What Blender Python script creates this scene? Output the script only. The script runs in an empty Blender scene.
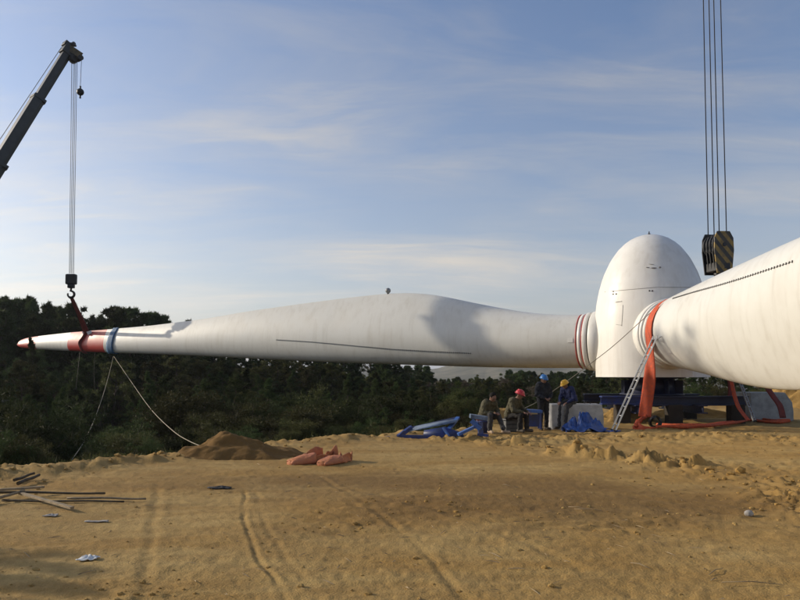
import bpy, bmesh, math, random
import numpy as np
from mathutils import Vector, Matrix, Quaternion

# ------------------------------------------------------------------ camera, light, exposure
SC = bpy.context.scene
COL = SC.collection
R = math.radians
F = 693.0                      # focal length in photo pixels (800 wide)
EYE = 1.6
PITCH = R(2.5)
SHIFT = 74 - F * math.tan(PITCH)
cam_d = bpy.data.cameras.new('camera'); cam = bpy.data.objects.new('camera', cam_d); COL.objects.link(cam)
cam_d.sensor_fit = 'HORIZONTAL'; cam_d.sensor_width = 36; cam_d.lens = F * 36 / 800
cam_d.shift_y = SHIFT / 800; cam_d.clip_start = .1; cam_d.clip_end = 20000
cam.location = (0, 0, EYE); cam.rotation_euler = (math.pi / 2 + PITCH, 0, 0)
SC.camera = cam

SUN_B, SUN_E = R(15.5), R(20)     # sun comes from the left, slightly behind the scene, low
SDIR = Vector((-math.cos(SUN_B) * math.cos(SUN_E), math.sin(SUN_B) * math.cos(SUN_E), math.sin(SUN_E)))
sun_d = bpy.data.lights.new('sun', 'SUN'); sun_d.energy = 3.3; sun_d.angle = R(.6); sun_d.color = (1, .88, .70)
sun = bpy.data.objects.new('sun', sun_d); COL.objects.link(sun)
sun.rotation_euler = SDIR.to_track_quat('Z', 'Y').to_euler(); sun.location = (-30, 10, 40)
SC.view_settings.view_transform = 'Standard'; SC.view_settings.look = 'None'
SC.view_settings.exposure = 0.24; SC.view_settings.gamma = 1

class NT:
    """tiny helper for node trees"""
    def __init__(s, tree): s.t = tree; s.n = tree.nodes; s.l = tree.links
    def add(s, typ, **kw):
        n = s.n.new(typ)
        for k, v in kw.items():
            if k.startswith('i_'):
                key = k[2:]; key = int(key) if key.isdigit() else key.replace('_', ' ')
                n.inputs[key].default_value = v
            else: setattr(n, k, v)
        return n
    def lk(s, a, b): s.l.new(a, b)
    def math(s, op, a, b=None, clamp=False):
        n = s.n.new('ShaderNodeMath'); n.operation = op; n.use_clamp = clamp
        for i, v in enumerate((a, b)):
            if v is None: continue
            if isinstance(v, (int, float)): n.inputs[i].default_value = v
            else: s.l.new(v, n.inputs[i])
        return n.outputs[0]
    def mix(s, fac, a, b):
        n = s.n.new('ShaderNodeMix'); n.data_type = 'RGBA'
        for i, v in ((0, fac), (6, a), (7, b)):
            if isinstance(v, (int, float)): n.inputs[i].default_value = v
            elif isinstance(v, (tuple, list)): n.inputs[i].default_value = (*v[:3], 1)
            else: s.l.new(v, n.inputs[i])
        return n.outputs[2]
    def noise(s, vec, scale, detail=4, rough=.55, dist=0):
        n = s.n.new('ShaderNodeTexNoise'); n.inputs['Scale'].default_value = scale; n.inputs['Detail'].default_value = detail
        n.inputs['Roughness'].default_value = rough; n.inputs['Distortion'].default_value = dist
        if vec is not None: s.l.new(vec, n.inputs['Vector'])
        return n.outputs[0]
    def ramp(s, v, pts):
        n = s.n.new('ShaderNodeValToRGB'); r = n.color_ramp
        while len(r.elements) < len(pts): r.elements.new(.5)
        for e, (p, c) in zip(r.elements, pts):
            e.position = p; e.color = (c, c, c, 1) if isinstance(c, (int, float)) else (*c, 1)
        s.l.new(v, n.inputs[0]); return n.outputs[0]

def make_world():
    w = bpy.data.worlds.new('World'); SC.world = w; w.use_nodes = True
    t = NT(w.node_tree); t.n.clear()
    out = t.add('ShaderNodeOutputWorld'); bg = t.add('ShaderNodeBackground'); bg.inputs[1].default_value = .135
    sky = t.add('ShaderNodeTexSky', sky_type='NISHITA', sun_disc=False)
    sky.sun_elevation = SUN_E; sky.sun_rotation = math.atan2(SDIR.x, SDIR.y)
    sky.altitude = 100; sky.air_density = 1.0; sky.dust_density = 2.4; sky.ozone_density = 2.0
    tc = t.add('ShaderNodeTexCoord'); g = tc.outputs['Generated']
    sp = t.add('ShaderNodeSeparateXYZ'); t.lk(g, sp.inputs[0])
    z = t.math('MAXIMUM', sp.outputs[2], 0.0)
    zz = t.math('ADD', z, .16)
    cx = t.math('DIVIDE', sp.outputs[0], zz); cy = t.math('DIVIDE', sp.outputs[1], zz)
    cmb = t.add('ShaderNodeCombineXYZ'); t.lk(cx, cmb.inputs[0]); t.lk(cy, cmb.inputs[1])
    mp = t.add('ShaderNodeMapping'); mp.inputs['Rotation'].default_value = (0, 0, R(-14)); mp.inputs['Scale'].default_value = (.5, 2.1, 1)
    mp.inputs['Location'].default_value = (3.1, 1.7, 0)
    t.lk(cmb.outputs[0], mp.inputs[0])
    warp = t.add('ShaderNodeTexNoise'); warp.inputs['Scale'].default_value = .8; warp.inputs['Detail'].default_value = 3; t.lk(mp.outputs[0], warp.inputs[0])
    wv = t.add('ShaderNodeVectorMath', operation='MULTIPLY_ADD'); t.lk(warp.outputs[1], wv.inputs[0]); wv.inputs[1].default_value = (1.1, .8, 0); t.lk(mp.outputs[0], wv.inputs[2])
    def wisps(rot, loc, sx, sy, sc, lo, hi):
        m2 = t.add('ShaderNodeMapping'); m2.inputs['Rotation'].default_value = (0, 0, R(rot)); m2.inputs['Scale'].default_value = (sx, sy, 1); m2.inputs['Location'].default_value = (*loc, 0)
        t.lk(wv0.outputs[0], m2.inputs[0]); return t.ramp(t.noise(m2.outputs[0], sc, 10, .62, .35), [(lo, 0), ((lo + hi) / 2, .3), (hi, 1)])
    wv0 = t.add('ShaderNodeVectorMath', operation='MULTIPLY_ADD'); t.lk(warp.outputs[1], wv0.inputs[0]); wv0.inputs[1].default_value = (.7, .7, 0); t.lk(cmb.outputs[0], wv0.inputs[2])
    wa = wisps(-34, (3.1, 1.7), .50, 1.5, 1.15, .45, .70); wb = wisps(30, (7.3, 4.2), .6, 1.9, 1.5, .48, .72); wc = wisps(-20, (1.3, 9.1), .35, .8, .8, .38, .74)
    n2 = t.noise(wv0.outputs[0], .42, 4, .5, .2); pt = t.ramp(n2, [(.36, .2), (.58, 1)]); pt2 = t.ramp(n2, [(.42, 1), (.60, .05)])
    cl = t.math('ADD', t.math('ADD', t.math('MULTIPLY', wa, pt), t.math('MULTIPLY', wb, t.math('MULTIPLY', pt2, .7)), True), t.math('MULTIPLY', wc, .30), True)
    # thin veil everywhere, thicker low down
    veil = t.math('POWER', t.math('SUBTRACT', 1.0, z, True), 6.0)
    cl = t.math('ADD', t.math('MULTIPLY', cl, .72), t.math('MULTIPLY', veil, .72), True)
    lum = t.add('ShaderNodeRGBToBW'); skt = t.add('ShaderNodeMix', data_type='RGBA', blend_type='MULTIPLY'); skt.inputs[0].default_value = 1; t.lk(sky.outputs[0], skt.inputs[6]); skt.inputs[7].default_value = (.82, .88, 1.0, 1); t.lk(skt.outputs[2], lum.inputs[0])
    white = t.math('ADD', t.math('MULTIPLY', lum.outputs[0], .85), 2.3)
    tint = t.add('ShaderNodeMix', data_type='RGBA', blend_type='MULTIPLY'); tint.inputs[0].default_value = 1
    t.lk(white, tint.inputs[6]); tint.inputs[7].default_value = (1.0, .935, .845, 1)
    col = t.mix(cl, skt.outputs[2], tint.outputs[2])
    t.lk(col, bg.inputs[0]); t.lk(bg.outputs[0], out.inputs[0])
make_world()

# ------------------------------------------------------------------ helpers
rng = np.random.default_rng(7); random.seed(7)
_cp, _sp = math.cos(PITCH), math.sin(PITCH)
def ray(px, py):
    u = (px - 400) / F; v = (300 - py + SHIFT) / F
    return Vector((u, _cp - _sp * v, _sp + _cp * v))
def P(px, py, Y):
    d = ray(px, py); return Vector((0, 0, EYE)) + d * (Y / d.y)

def vhash(ix, iy, seed):
    h = (ix.astype(np.int64) * 374761393 + iy.astype(np.int64) * 668265263 + seed * 982451653) & 0x7fffffff
    h = ((h ^ (h >> 13)) * 1274126177) & 0x7fffffff
    return ((h ^ (h >> 16)) & 0xffff) / 65535.0
def vnoise(x, y, seed=0):
    ix = np.floor(x); iy = np.floor(y); fx = x - ix; fy = y - iy
    fx = fx * fx * fx * (fx * (fx * 6 - 15) + 10); fy = fy * fy * fy * (fy * (fy * 6 - 15) + 10)
    a = vhash(ix, iy, seed); b = vhash(ix + 1, iy, seed); c = vhash(ix, iy + 1, seed); d = vhash(ix + 1, iy + 1, seed)
    return (a + (b - a) * fx) * (1 - fy) + (c + (d - c) * fx) * fy - .5
def fbm(x, y, oct=4, seed=0, gain=.5):
    s = np.zeros_like(x, dtype=float); a = 1.0
    for o in range(oct):
        c, n = math.cos(o * 1.1), math.sin(o * 1.1)
        s += a * vnoise((x * c - y * n) * 2 ** o + 13.7 * o, (x * n + y * c) * 2 ** o - 7.1 * o, seed + o); a *= gain
    return s
def sstep(a, b, x):
    t = np.clip((x - a) / (b - a), 0, 1); return t * t * (3 - 2 * t)

def tag(o, label=None, cat=None, group=None, kind=None):
    if label: o['label'] = label
    if cat: o['category'] = cat
    if group: o['group'] = group
    if kind: o['kind'] = kind
    return o
def empty(name, loc=(0, 0, 0), label=None, cat=None, group=None, rot=(0, 0, 0)):
    o = bpy.data.objects.new(name, None); COL.objects.link(o); o.location = loc; o.rotation_euler = rot; o.empty_display_size = .2
    return tag(o, label, cat, group)
def link(name, me, parent=None, mat=None):
    o = bpy.data.objects.new(name, me); COL.objects.link(o)
    if parent: o.parent = parent
    if mat is not None:
        if not me.materials: me.materials.append(mat)
    return o
def np_mesh(name, V, Fc, smooth=True):
    """V (n,3); Fc (m,k) of one face size"""
    V = np.asarray(V, dtype=np.float32); Fc = np.asarray(Fc, dtype=np.int32)
    me = bpy.data.meshes.new(name); k = Fc.shape[1]
    me.vertices.add(len(V)); me.vertices.foreach_set('co', V.ravel())
    me.loops.add(Fc.size); me.loops.foreach_set('vertex_index', Fc.ravel())
    me.polygons.add(len(Fc)); me.polygons.foreach_set('loop_start', np.arange(0, Fc.size, k, dtype=np.int32))
    me.polygons.foreach_set('use_smooth', np.full(len(Fc), smooth, dtype=bool))
    me.update(calc_edges=True); me.validate(); return me

class MB:
    """collects primitives into one bmesh"""
    def __init__(s): s.b = bmesh.new()
    def box(s, c, size, rot=None, bevel=0, M=None):
        m = Matrix.Translation(c)
        if rot is not None: m = m @ (rot.to_matrix().to_4x4() if not isinstance(rot, Matrix) else rot.to_4x4())
        m = m @ Matrix.Diagonal((*size, 1))
        if M is not None: m = M @ m
        g = bmesh.ops.create_cube(s.b, size=1, matrix=m)
        if bevel:
            es = list({e for v in g['verts'] for e in v.link_edges})
            bmesh.ops.bevel(s.b, geom=es, offset=bevel, segments=2, affect='EDGES', profile=.6)
        return s
    def beam(s, a, b, w, h, up=Vector((0, 0, 1)), bevel=0):
        a = Vector(a); b = Vector(b); d = b - a; L = d.length; z = d.normalized()
        x = z.cross(up)
        if x.length < 1e-4: x = Vector((1, 0, 0))
        x.normalize(); y = x.cross(z) * -1
        m = Matrix((x, y, z)).transposed()
        return s.box((a + b) / 2, (w, h, L), m, bevel)
    def tube(s, pts, rad, n=8, caps=True):
        pts = [Vector(p) for p in pts]
        if isinstance(rad, (int, float)): rad = [rad] * len(pts)
        rings = []; prev = None
        for i, p in enumerate(pts):
            t = (pts[min(i + 1, len(pts) - 1)] - pts[max(i - 1, 0)]).normalized()
            if prev is None:
                x = t.orthogonal().normalized()
            else:
                x = (prev - t * prev.dot(t)); x = x.normalized() if x.length > 1e-6 else t.orthogonal().normalized()
            prev = x; y = t.cross(x)
            rings.append([s.b.verts.new(p + (x * math.cos(q) + y * math.sin(q)) * rad[i]) for q in [2 * math.pi * k / n for k in range(n)]])
        for a, b in zip(rings, rings[1:]):
            for k in range(n): s.b.faces.new((a[k], a[(k + 1) % n], b[(k + 1) % n], b[k])).smooth = True
        if caps:
            s.b.faces.new(rings[0][::-1]); s.b.faces.new(rings[-1])
        return s
    def cyl(s, a, b, r, n=20, r2=None): return s.tube([a, b], [r, r if r2 is None else r2], n)
    def ball(s, c, r, sub=2, scale=(1, 1, 1), rot=None):
        m = Matrix.Translation(c)
        if rot is not None: m = m @ rot.to_4x4()
        m = m @ Matrix.Diagonal((scale[0], scale[1], scale[2], 1))
        g = bmesh.ops.create_icosphere(s.b, subdivisions=sub, radius=r, matrix=m)
        for v in g['verts']:
            for f in v.link_faces: f.smooth = True
        return s
    def capsule(s, a, b, r1, r2=None, n=12):
        r2 = r1 if r2 is None else r2
        a = Vector(a); b = Vector(b)
        if (b - a).length > 1e-4: s.tube([a, b], [r1, r2], n)
        s.ball(a, r1, 2); s.ball(b, r2, 2); return s
    def lathe(s, prof, n=32, M=None, close=False):
        """prof list of (r,z) round local z"""
        rings = []
        for r, z in prof:
            rings.append([s.b.verts.new((M @ Vector((r * math.cos(2 * math.pi * k / n), r * math.sin(2 * math.pi * k / n), z))) if M else
                          (r * math.cos(2 * math.pi * k / n), r * math.sin(2 * math.pi * k / n), z)) for k in range(n)])
        for a, b in zip(rings, rings[1:]):
            for k in range(n): s.b.faces.new((a[k], a[(k + 1) % n], b[(k + 1) % n], b[k])).smooth = True
        if close:
            s.b.faces.new(rings[0][::-1]); s.b.faces.new(rings[-1])
        return s
    def sheet(s, grid, thick=0):
        """grid[i][j] of points -> quads, with a back face offset along the local normal"""
        ni, nj = len(grid), len(grid[0])
        g = [[Vector(p) for p in r] for r in grid]
        nor = [[None] * nj for _ in range(ni)]
        for i in range(ni):
            for j in range(nj):
                du = g[min(i + 1, ni - 1)][j] - g[max(i - 1, 0)][j]; dv = g[i][min(j + 1, nj - 1)] - g[i][max(j - 1, 0)]
                c = du.cross(dv); nor[i][j] = c.normalized() if c.length > 1e-9 else Vector((0, 0, 1))
        A = [[s.b.verts.new(g[i][j]) for j in range(nj)] for i in range(ni)]
        for i in range(ni - 1):
            for j in range(nj - 1): s.b.faces.new((A[i][j], A[i + 1][j], A[i + 1][j + 1], A[i][j + 1])).smooth = True
        if thick:
            B = [[s.b.verts.new(g[i][j] - nor[i][j] * thick) for j in range(nj)] for i in range(ni)]
            for i in range(ni - 1):
                for j in range(nj - 1): s.b.faces.new((B[i][j], B[i][j + 1], B[i + 1][j + 1], B[i + 1][j])).smooth = True
            for i in range(ni - 1):
                s.b.faces.new((A[i][0], B[i][0], B[i + 1][0], A[i + 1][0])); s.b.faces.new((A[i][-1], A[i + 1][-1], B[i + 1][-1], B[i][-1]))
            for j in range(nj - 1):
                s.b.faces.new((A[0][j], A[0][j + 1], B[0][j + 1], B[0][j])); s.b.faces.new((A[-1][j], B[-1][j], B[-1][j + 1], A[-1][j + 1]))
        return s
    def build(s, name, mat, parent=None, recalc=True):
        if recalc: bmesh.ops.recalc_face_normals(s.b, faces=s.b.faces)
        me = bpy.data.meshes.new(name); s.b.to_mesh(me); s.b.free()
        return link(name, me, parent, mat)
def remesh(o, size, smooth=3):
    m = o.modifiers.new('r', 'REMESH'); m.mode = 'VOXEL'; m.voxel_size = size; m.use_smooth_shade = True
    if smooth:
        k = o.modifiers.new('s', 'SMOOTH'); k.factor = .5; k.iterations = smooth
    return o

# ------------------------------------------------------------------ materials
def mat(name, col, rough=.6, metal=0, var=.12, vscale=6, bump=0, bscale=40, col2=None, spec=.5, trans=0, obj=True):
    m = bpy.data.materials.new(name); m.use_nodes = True; t = NT(m.node_tree)
    b = t.n['Principled BSDF']; b.inputs['Roughness'].default_value = rough; b.inputs['Metallic'].default_value = metal
    b.inputs['Specular IOR Level'].default_value = spec
    tc = t.add('ShaderNodeTexCoord'); v = tc.outputs['Object']
    n = t.noise(v, vscale, 6, .6)
    f = t.ramp(n, [(.34, 0), (.66, 1)])
    c2 = col2 if col2 else tuple(max(0, c * (1 - 2.2 * var)) for c in col)
    c = t.mix(f, c2, col); t.lk(c, b.inputs['Base Color'])
    rr = t.math('ADD', t.math('MULTIPLY', n, .25), rough - .12, True); t.lk(rr, b.inputs['Roughness'])
    if bump:
        bn = t.add('ShaderNodeBump'); bn.inputs['Strength'].default_value = bump; bn.inputs['Distance'].default_value = .02
        t.lk(t.noise(v, bscale, 5, .6), bn.inputs['Height']); t.lk(bn.outputs[0], b.inputs['Normal'])
    if trans:
        tr = t.add('ShaderNodeBsdfTranslucent'); t.lk(c, tr.inputs[0]); mx = t.add('ShaderNodeMixShader'); mx.inputs[0].default_value = trans
        t.lk(b.outputs[0], mx.inputs[1]); t.lk(tr.outputs[0], mx.inputs[2]); t.lk(mx.outputs[0], t.n['Material Output'].inputs[0])
    return m

def gel_coat(name, base, dirt, streak=.5, metal=0):
    """white fibreglass with faint vertical run marks, dust and scuffs"""
    m = bpy.data.materials.new(name); m.use_nodes = True; t = NT(m.node_tree); b = t.n['Principled BSDF']
    g = t.add('ShaderNodeNewGeometry'); pos = g.outputs['Position']
    mp = t.add('ShaderNodeMapping'); mp.inputs['Scale'].default_value = (2.6, 2.6, .25); t.lk(pos, mp.inputs[0])
    s1 = t.ramp(t.noise(mp.outputs[0], 1.6, 6, .6), [(.5, 0), (.74, 1)])
    s2 = t.ramp(t.noise(pos, .8, 7, .62), [(.42, 0), (.7, 1)])
    s3 = t.ramp(t.noise(pos, 9, 5, .7), [(.60, 0), (.72, 1)])
    f = t.math('ADD', t.math('MULTIPLY', s1, .45 * streak), t.math('ADD', t.math('MULTIPLY', s2, .35 * streak), t.math('MULTIPLY', s3, .14 * streak)), True)
    t.lk(t.mix(f, base, dirt), b.inputs['Base Color'])
    t.lk(t.math('ADD', t.math('MULTIPLY', s2, .18), .36), b.inputs['Roughness'])
    bn = t.add('ShaderNodeBump'); bn.inputs['Strength'].default_value = .012; bn.inputs['Distance'].default_value = .05
    t.lk(t.noise(pos, 2.2, 3, .5), bn.inputs['Height']); t.lk(bn.outputs[0], b.inputs['Normal'])
    return m
M = {}
M['spinner'] = gel_coat('spinner_gelcoat', (.74, .715, .66), (.52, .47, .40), .8)
M['blade'] = gel_coat('blade_gelcoat', (.64, .63, .58), (.44, .41, .35), .9)
M['blade_red'] = gel_coat('blade_red_paint', (.50, .055, .045), (.38, .06, .05), .6)
M['seam'] = mat('seam_sealant', (.36, .33, .29), .7, var=.2)
M['dark_gap'] = mat('dark_gap', (.05, .048, .045), .8)
M['ring_white'] = gel_coat('ring_white', (.72, .70, .65), (.5, .46, .38), .9)
M['red_line'] = mat('red_line_paint', (.42, .045, .03), .5)
M['vortex'] = mat('vortex_dark', (.10, .095, .085), .6)
M['blue_steel'] = mat('blue_steel_paint', (.018, .042, .20), .45, var=.2, vscale=5, bump=.1, col2=(.03, .04, .09))
M['blue_bright'] = mat('bright_blue_paint', (.03, .12, .40), .45, var=.15, vscale=7, col2=(.04, .08, .22))
M['blue_tarp'] = mat('blue_tarpaulin', (.022, .085, .34), .45, var=.2, vscale=14, bump=.3, bscale=60)
M['blue_grey'] = mat('blue_grey_plate', (.16, .22, .32), .35, var=.3, vscale=8)
M['blue_steel_shaded'] = mat('shaded_blue_steel_paint', (.010, .014, .045), .5, var=.2, vscale=5)  # darker copy of the blue paint, shade under the rotor put into it
M['dark_steel'] = mat('dark_steel', (.03, .03, .032), .55, var=.3, bump=.15)
M['black_iron'] = mat('black_iron', (.018, .017, .017), .5, metal=.2, var=.3)
M['rubber'] = mat('tyre_rubber', (.02, .02, .02), .85)
M['alu'] = mat('aluminium', (.62, .61, .58), .35, metal=.75, var=.15, vscale=12)
M['alu_dull'] = mat('dull_aluminium', (.30, .30, .29), .45, metal=.5, var=.2)
M['concrete'] = mat('concrete', (.48, .46, .42), .9, var=.14, vscale=5, bump=.35, bscale=35)
M['concrete_grey'] = mat('grey_concrete', (.36, .36, .34), .9, var=.16, vscale=4, bump=.35, bscale=35)
M['crate'] = mat('crate_grey', (.13, .13, .125), .8, var=.2)
M['orange'] = mat('orange_webbing', (.62, .092, .022), .75, var=.18, vscale=9, bump=.5, bscale=90, col2=(.40, .07, .03))
M['orange_rope'] = mat('orange_rope', (.60, .10, .028), .8, var=.2, vscale=15, bump=.4, bscale=120)
M['dark_red'] = mat('dark_red_webbing', (.20, .035, .025), .8, var=.2, bump=.4, bscale=90)
M['salmon'] = mat('salmon_cover', (.50, .185, .065), .75, var=.22, vscale=7, bump=.5, bscale=30, col2=(.36, .12, .06))
M['blue_strap'] = mat('blue_strap', (.05, .15, .30), .7, var=.2, vscale=20)
M['rope'] = mat('hemp_rope', (.42, .36, .25), .85, var=.2, vscale=30)
M['rope_dark'] = mat('dark_rope', (.12, .10, .07), .85)
M['cable'] = mat('steel_cable', (.07, .07, .075), .5, metal=.5)
M['cable_sunlit'] = mat('sunlit_cable', (.34, .34, .33), .6)  # lighter copy of the cable, sunlight put into its colour
M['boom'] = mat('boom_paint', (.028, .034, .036), .5, var=.25, vscale=2, bump=.05)
M['crane_yellow'] = mat('crane_ochre', (.12, .085, .025), .5, var=.3, vscale=4)
M['wood'] = mat('weathered_wood', (.34, .255, .15), .85, var=.22, vscale=8, bump=.4, bscale=60)
M['wood_dark'] = mat('damp_wood', (.10, .075, .045), .85, var=.25, bump=.4, bscale=60)
M['dark_timber'] = mat('dark_timber', (.04, .03, .02), .9, var=.2, bump=.3)
M['plastic_white'] = mat('white_plastic', (.75, .76, .74), .25, var=.1)
M['stone'] = mat('stone', (.40, .37, .33), .9, var=.2, vscale=20)
M['skin'] = mat('skin', (.22, .115, .075), .6, var=.08)
M['hair'] = mat('black_hair', (.010, .008, .007), .8, spec=.15)
M['olive'] = mat('olive_cloth', (.082, .072, .036), .9, var=.18, vscale=12, bump=.4, bscale=25)
M['navy'] = mat('navy_cloth', (.012, .014, .020), .9, var=.2, vscale=12, bump=.4, bscale=25)
M['blue_cloth'] = mat('blue_cloth', (.012, .022, .095), .85, var=.2, vscale=12, bump=.4, bscale=25)
M['grey_cloth'] = mat('grey_cloth', (.055, .052, .052), .9, var=.2, vscale=12, bump=.4, bscale=25)
M['dark_cloth'] = mat('dark_cloth', (.018, .017, .017), .9, var=.2, vscale=12, bump=.4, bscale=25)
M['khaki'] = mat('khaki_cloth', (.16, .135, .085), .9, var=.2, vscale=12, bump=.4, bscale=25)
M['shoe'] = mat('brown_shoe', (.06, .045, .03), .7)
M['shoe_tan'] = mat('tan_shoe', (.40, .29, .19), .7)
M['hat_red'] = mat('red_helmet', (.50, .03, .04), .3, var=.06)
M['hat_blue'] = mat('blue_helmet', (.04, .18, .46), .3, var=.06)
M['hat_yellow'] = mat('yellow_helmet', (.72, .40, .02), .3, var=.06)
M['bark'] = mat('bark', (.085, .062, .042), .9, var=.3, vscale=10, bump=.5, bscale=30)
M['far_wall'] = mat('far_wall', (.7, .7, .68), .8)
M['eye'] = mat('eye_dark', (.01, .008, .007), .3)

def foliage_mat(name, a, b, trans=.25):
    m = bpy.data.materials.new(name); m.use_nodes = True; t = NT(m.node_tree); p = t.n['Principled BSDF']
    p.inputs['Roughness'].default_value = .65; p.inputs['Specular IOR Level'].default_value = .08
    g = t.add('ShaderNodeNewGeometry'); oi = t.add('ShaderNodeObjectInfo')
    tc = t.add('ShaderNodeTexCoord')
    n = t.noise(tc.outputs['Object'], .9, 4, .6)
    f = t.math('ADD', t.math('MULTIPLY', g.outputs['Random Per Island'], .55), t.math('MULTIPLY', n, .55), True)
    c = t.mix(f, a, b)
    h = t.add('ShaderNodeHueSaturation'); t.lk(c, h.inputs['Color'])
    t.lk(t.math('ADD', t.math('MULTIPLY', oi.outputs['Random'], .05), .475), h.inputs['Hue'])
    t.lk(t.math('ADD', t.math('MULTIPLY', oi.outputs['Random'], 1.1), .5), h.inputs['Value'])
    t.lk(h.outputs[0], p.inputs['Base Color'])
    tr = t.add('ShaderNodeBsdfTranslucent'); t.lk(h.outputs[0], tr.inputs[0]); mx = t.add('ShaderNodeMixShader'); mx.inputs[0].default_value = trans
    t.lk(p.outputs[0], mx.inputs[1]); t.lk(tr.outputs[0], mx.inputs[2]); t.lk(mx.outputs[0], t.n['Material Output'].inputs[0])
    return m
M['needles'] = foliage_mat('pine_needles', (.028, .040, .014), (.060, .075, .026))
M['leaves'] = foliage_mat('olive_leaves', (.040, .044, .015), (.085, .082, .030))
M['twigs'] = foliage_mat('bare_twigs', (.10, .08, .055), (.16, .13, .09), .05)

# ------------------------------------------------------------------ the ground
PAD = np.array([(-9.5, -40), (-9.5, 3), (-9.2, 9.4), (-6.9, 11.2), (-5.5, 12.3), (-4.1, 13.9), (-2.6, 16.4), (-.2, 18.0), (2.0, 19.8),
                (3.2, 21.5), (3.4, 27), (6, 32.5), (12, 37), (25, 42), (40, 45), (70, 30), (70, -40)], float)
RIDGE1 = np.array([(1.2, 17.2), (3.2, 17.0), (4.9, 17.3), (6.4, 17.6), (8.2, 17.4), (10, 16.6), (14, 15)], float)
RIDGE2 = np.array([(2.6, 15.6), (3.7, 13.6), (4.7, 12.4), (5.35, 11.2), (5.35, 9.2), (5.7, 7), (6.5, 4)], float)
RIDGE0 = np.array([(-9.2, 9.2), (-6.7, 11.1), (-5.3, 12.1), (-3.9, 13.8), (-2.5, 16.2), (-.2, 17.8), (1.9, 19.4)], float)
TRACKS = [(np.array([(-3.6, 10.4), (-2.6, 7.4), (-1.9, 5.2), (-1.5, 4)]), .05, .008), (np.array([(-1.2, 10.8), (-.3, 8.2), (.25, 6.2), (.6, 4.4)]), .04, .010), (np.array([(-6, 8.4), (-2, 9.6), (2.5, 9.4), (5, 8.0)]), .07, .009), (np.array([(1.5, 12.8), (3.2, 11.2), (4.1, 9.2), (4.6, 7)]), .06, .009),
          (np.array([(-2.12, 9.6), (-1.7, 7.6), (-1.25, 6.2), (-.72, 4.8), (-.35, 3.6)]), .024, .012), (np.array([(-1.96, 9.6), (-1.5, 7.6), (-1.02, 6.2), (-.48, 4.8), (-.1, 3.6)]), .03, .005),
          (np.array([(-.75, 9.8), (.4, 8.2), (1.2, 6.6), (1.7, 5.2), (2.1, 4)]), .06, .009), (np.array([(.9, 11.6), (2.8, 9.7), (4.2, 7.6), (5.2, 5.0)]), .08, .007)]
def seg_dist(x, y, poly, closed=False):
    best = np.full(x.shape, 1e9); n = len(poly)
    for i in range(n if closed else n - 1):
        a = poly[i]; b = poly[(i + 1) % n]; d = b - a
        t = np.clip(((x - a[0]) * d[0] + (y - a[1]) * d[1]) / (d @ d), 0, 1)
        best = np.minimum(best, (x - a[0] - t * d[0]) ** 2 + (y - a[1] - t * d[1]) ** 2)
    return np.sqrt(best)
def inside(x, y, poly):
    r = np.zeros(x.shape, bool); n = len(poly); j = n - 1
    for i in range(n):
        xi, yi = poly[i]; xj, yj = poly[j]
        c = ((yi > y) != (yj > y)) & (x < (xj - xi) * (y - yi) / (yj - yi + 1e-12) + xi)
        r ^= c; j = i
    return r
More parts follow.
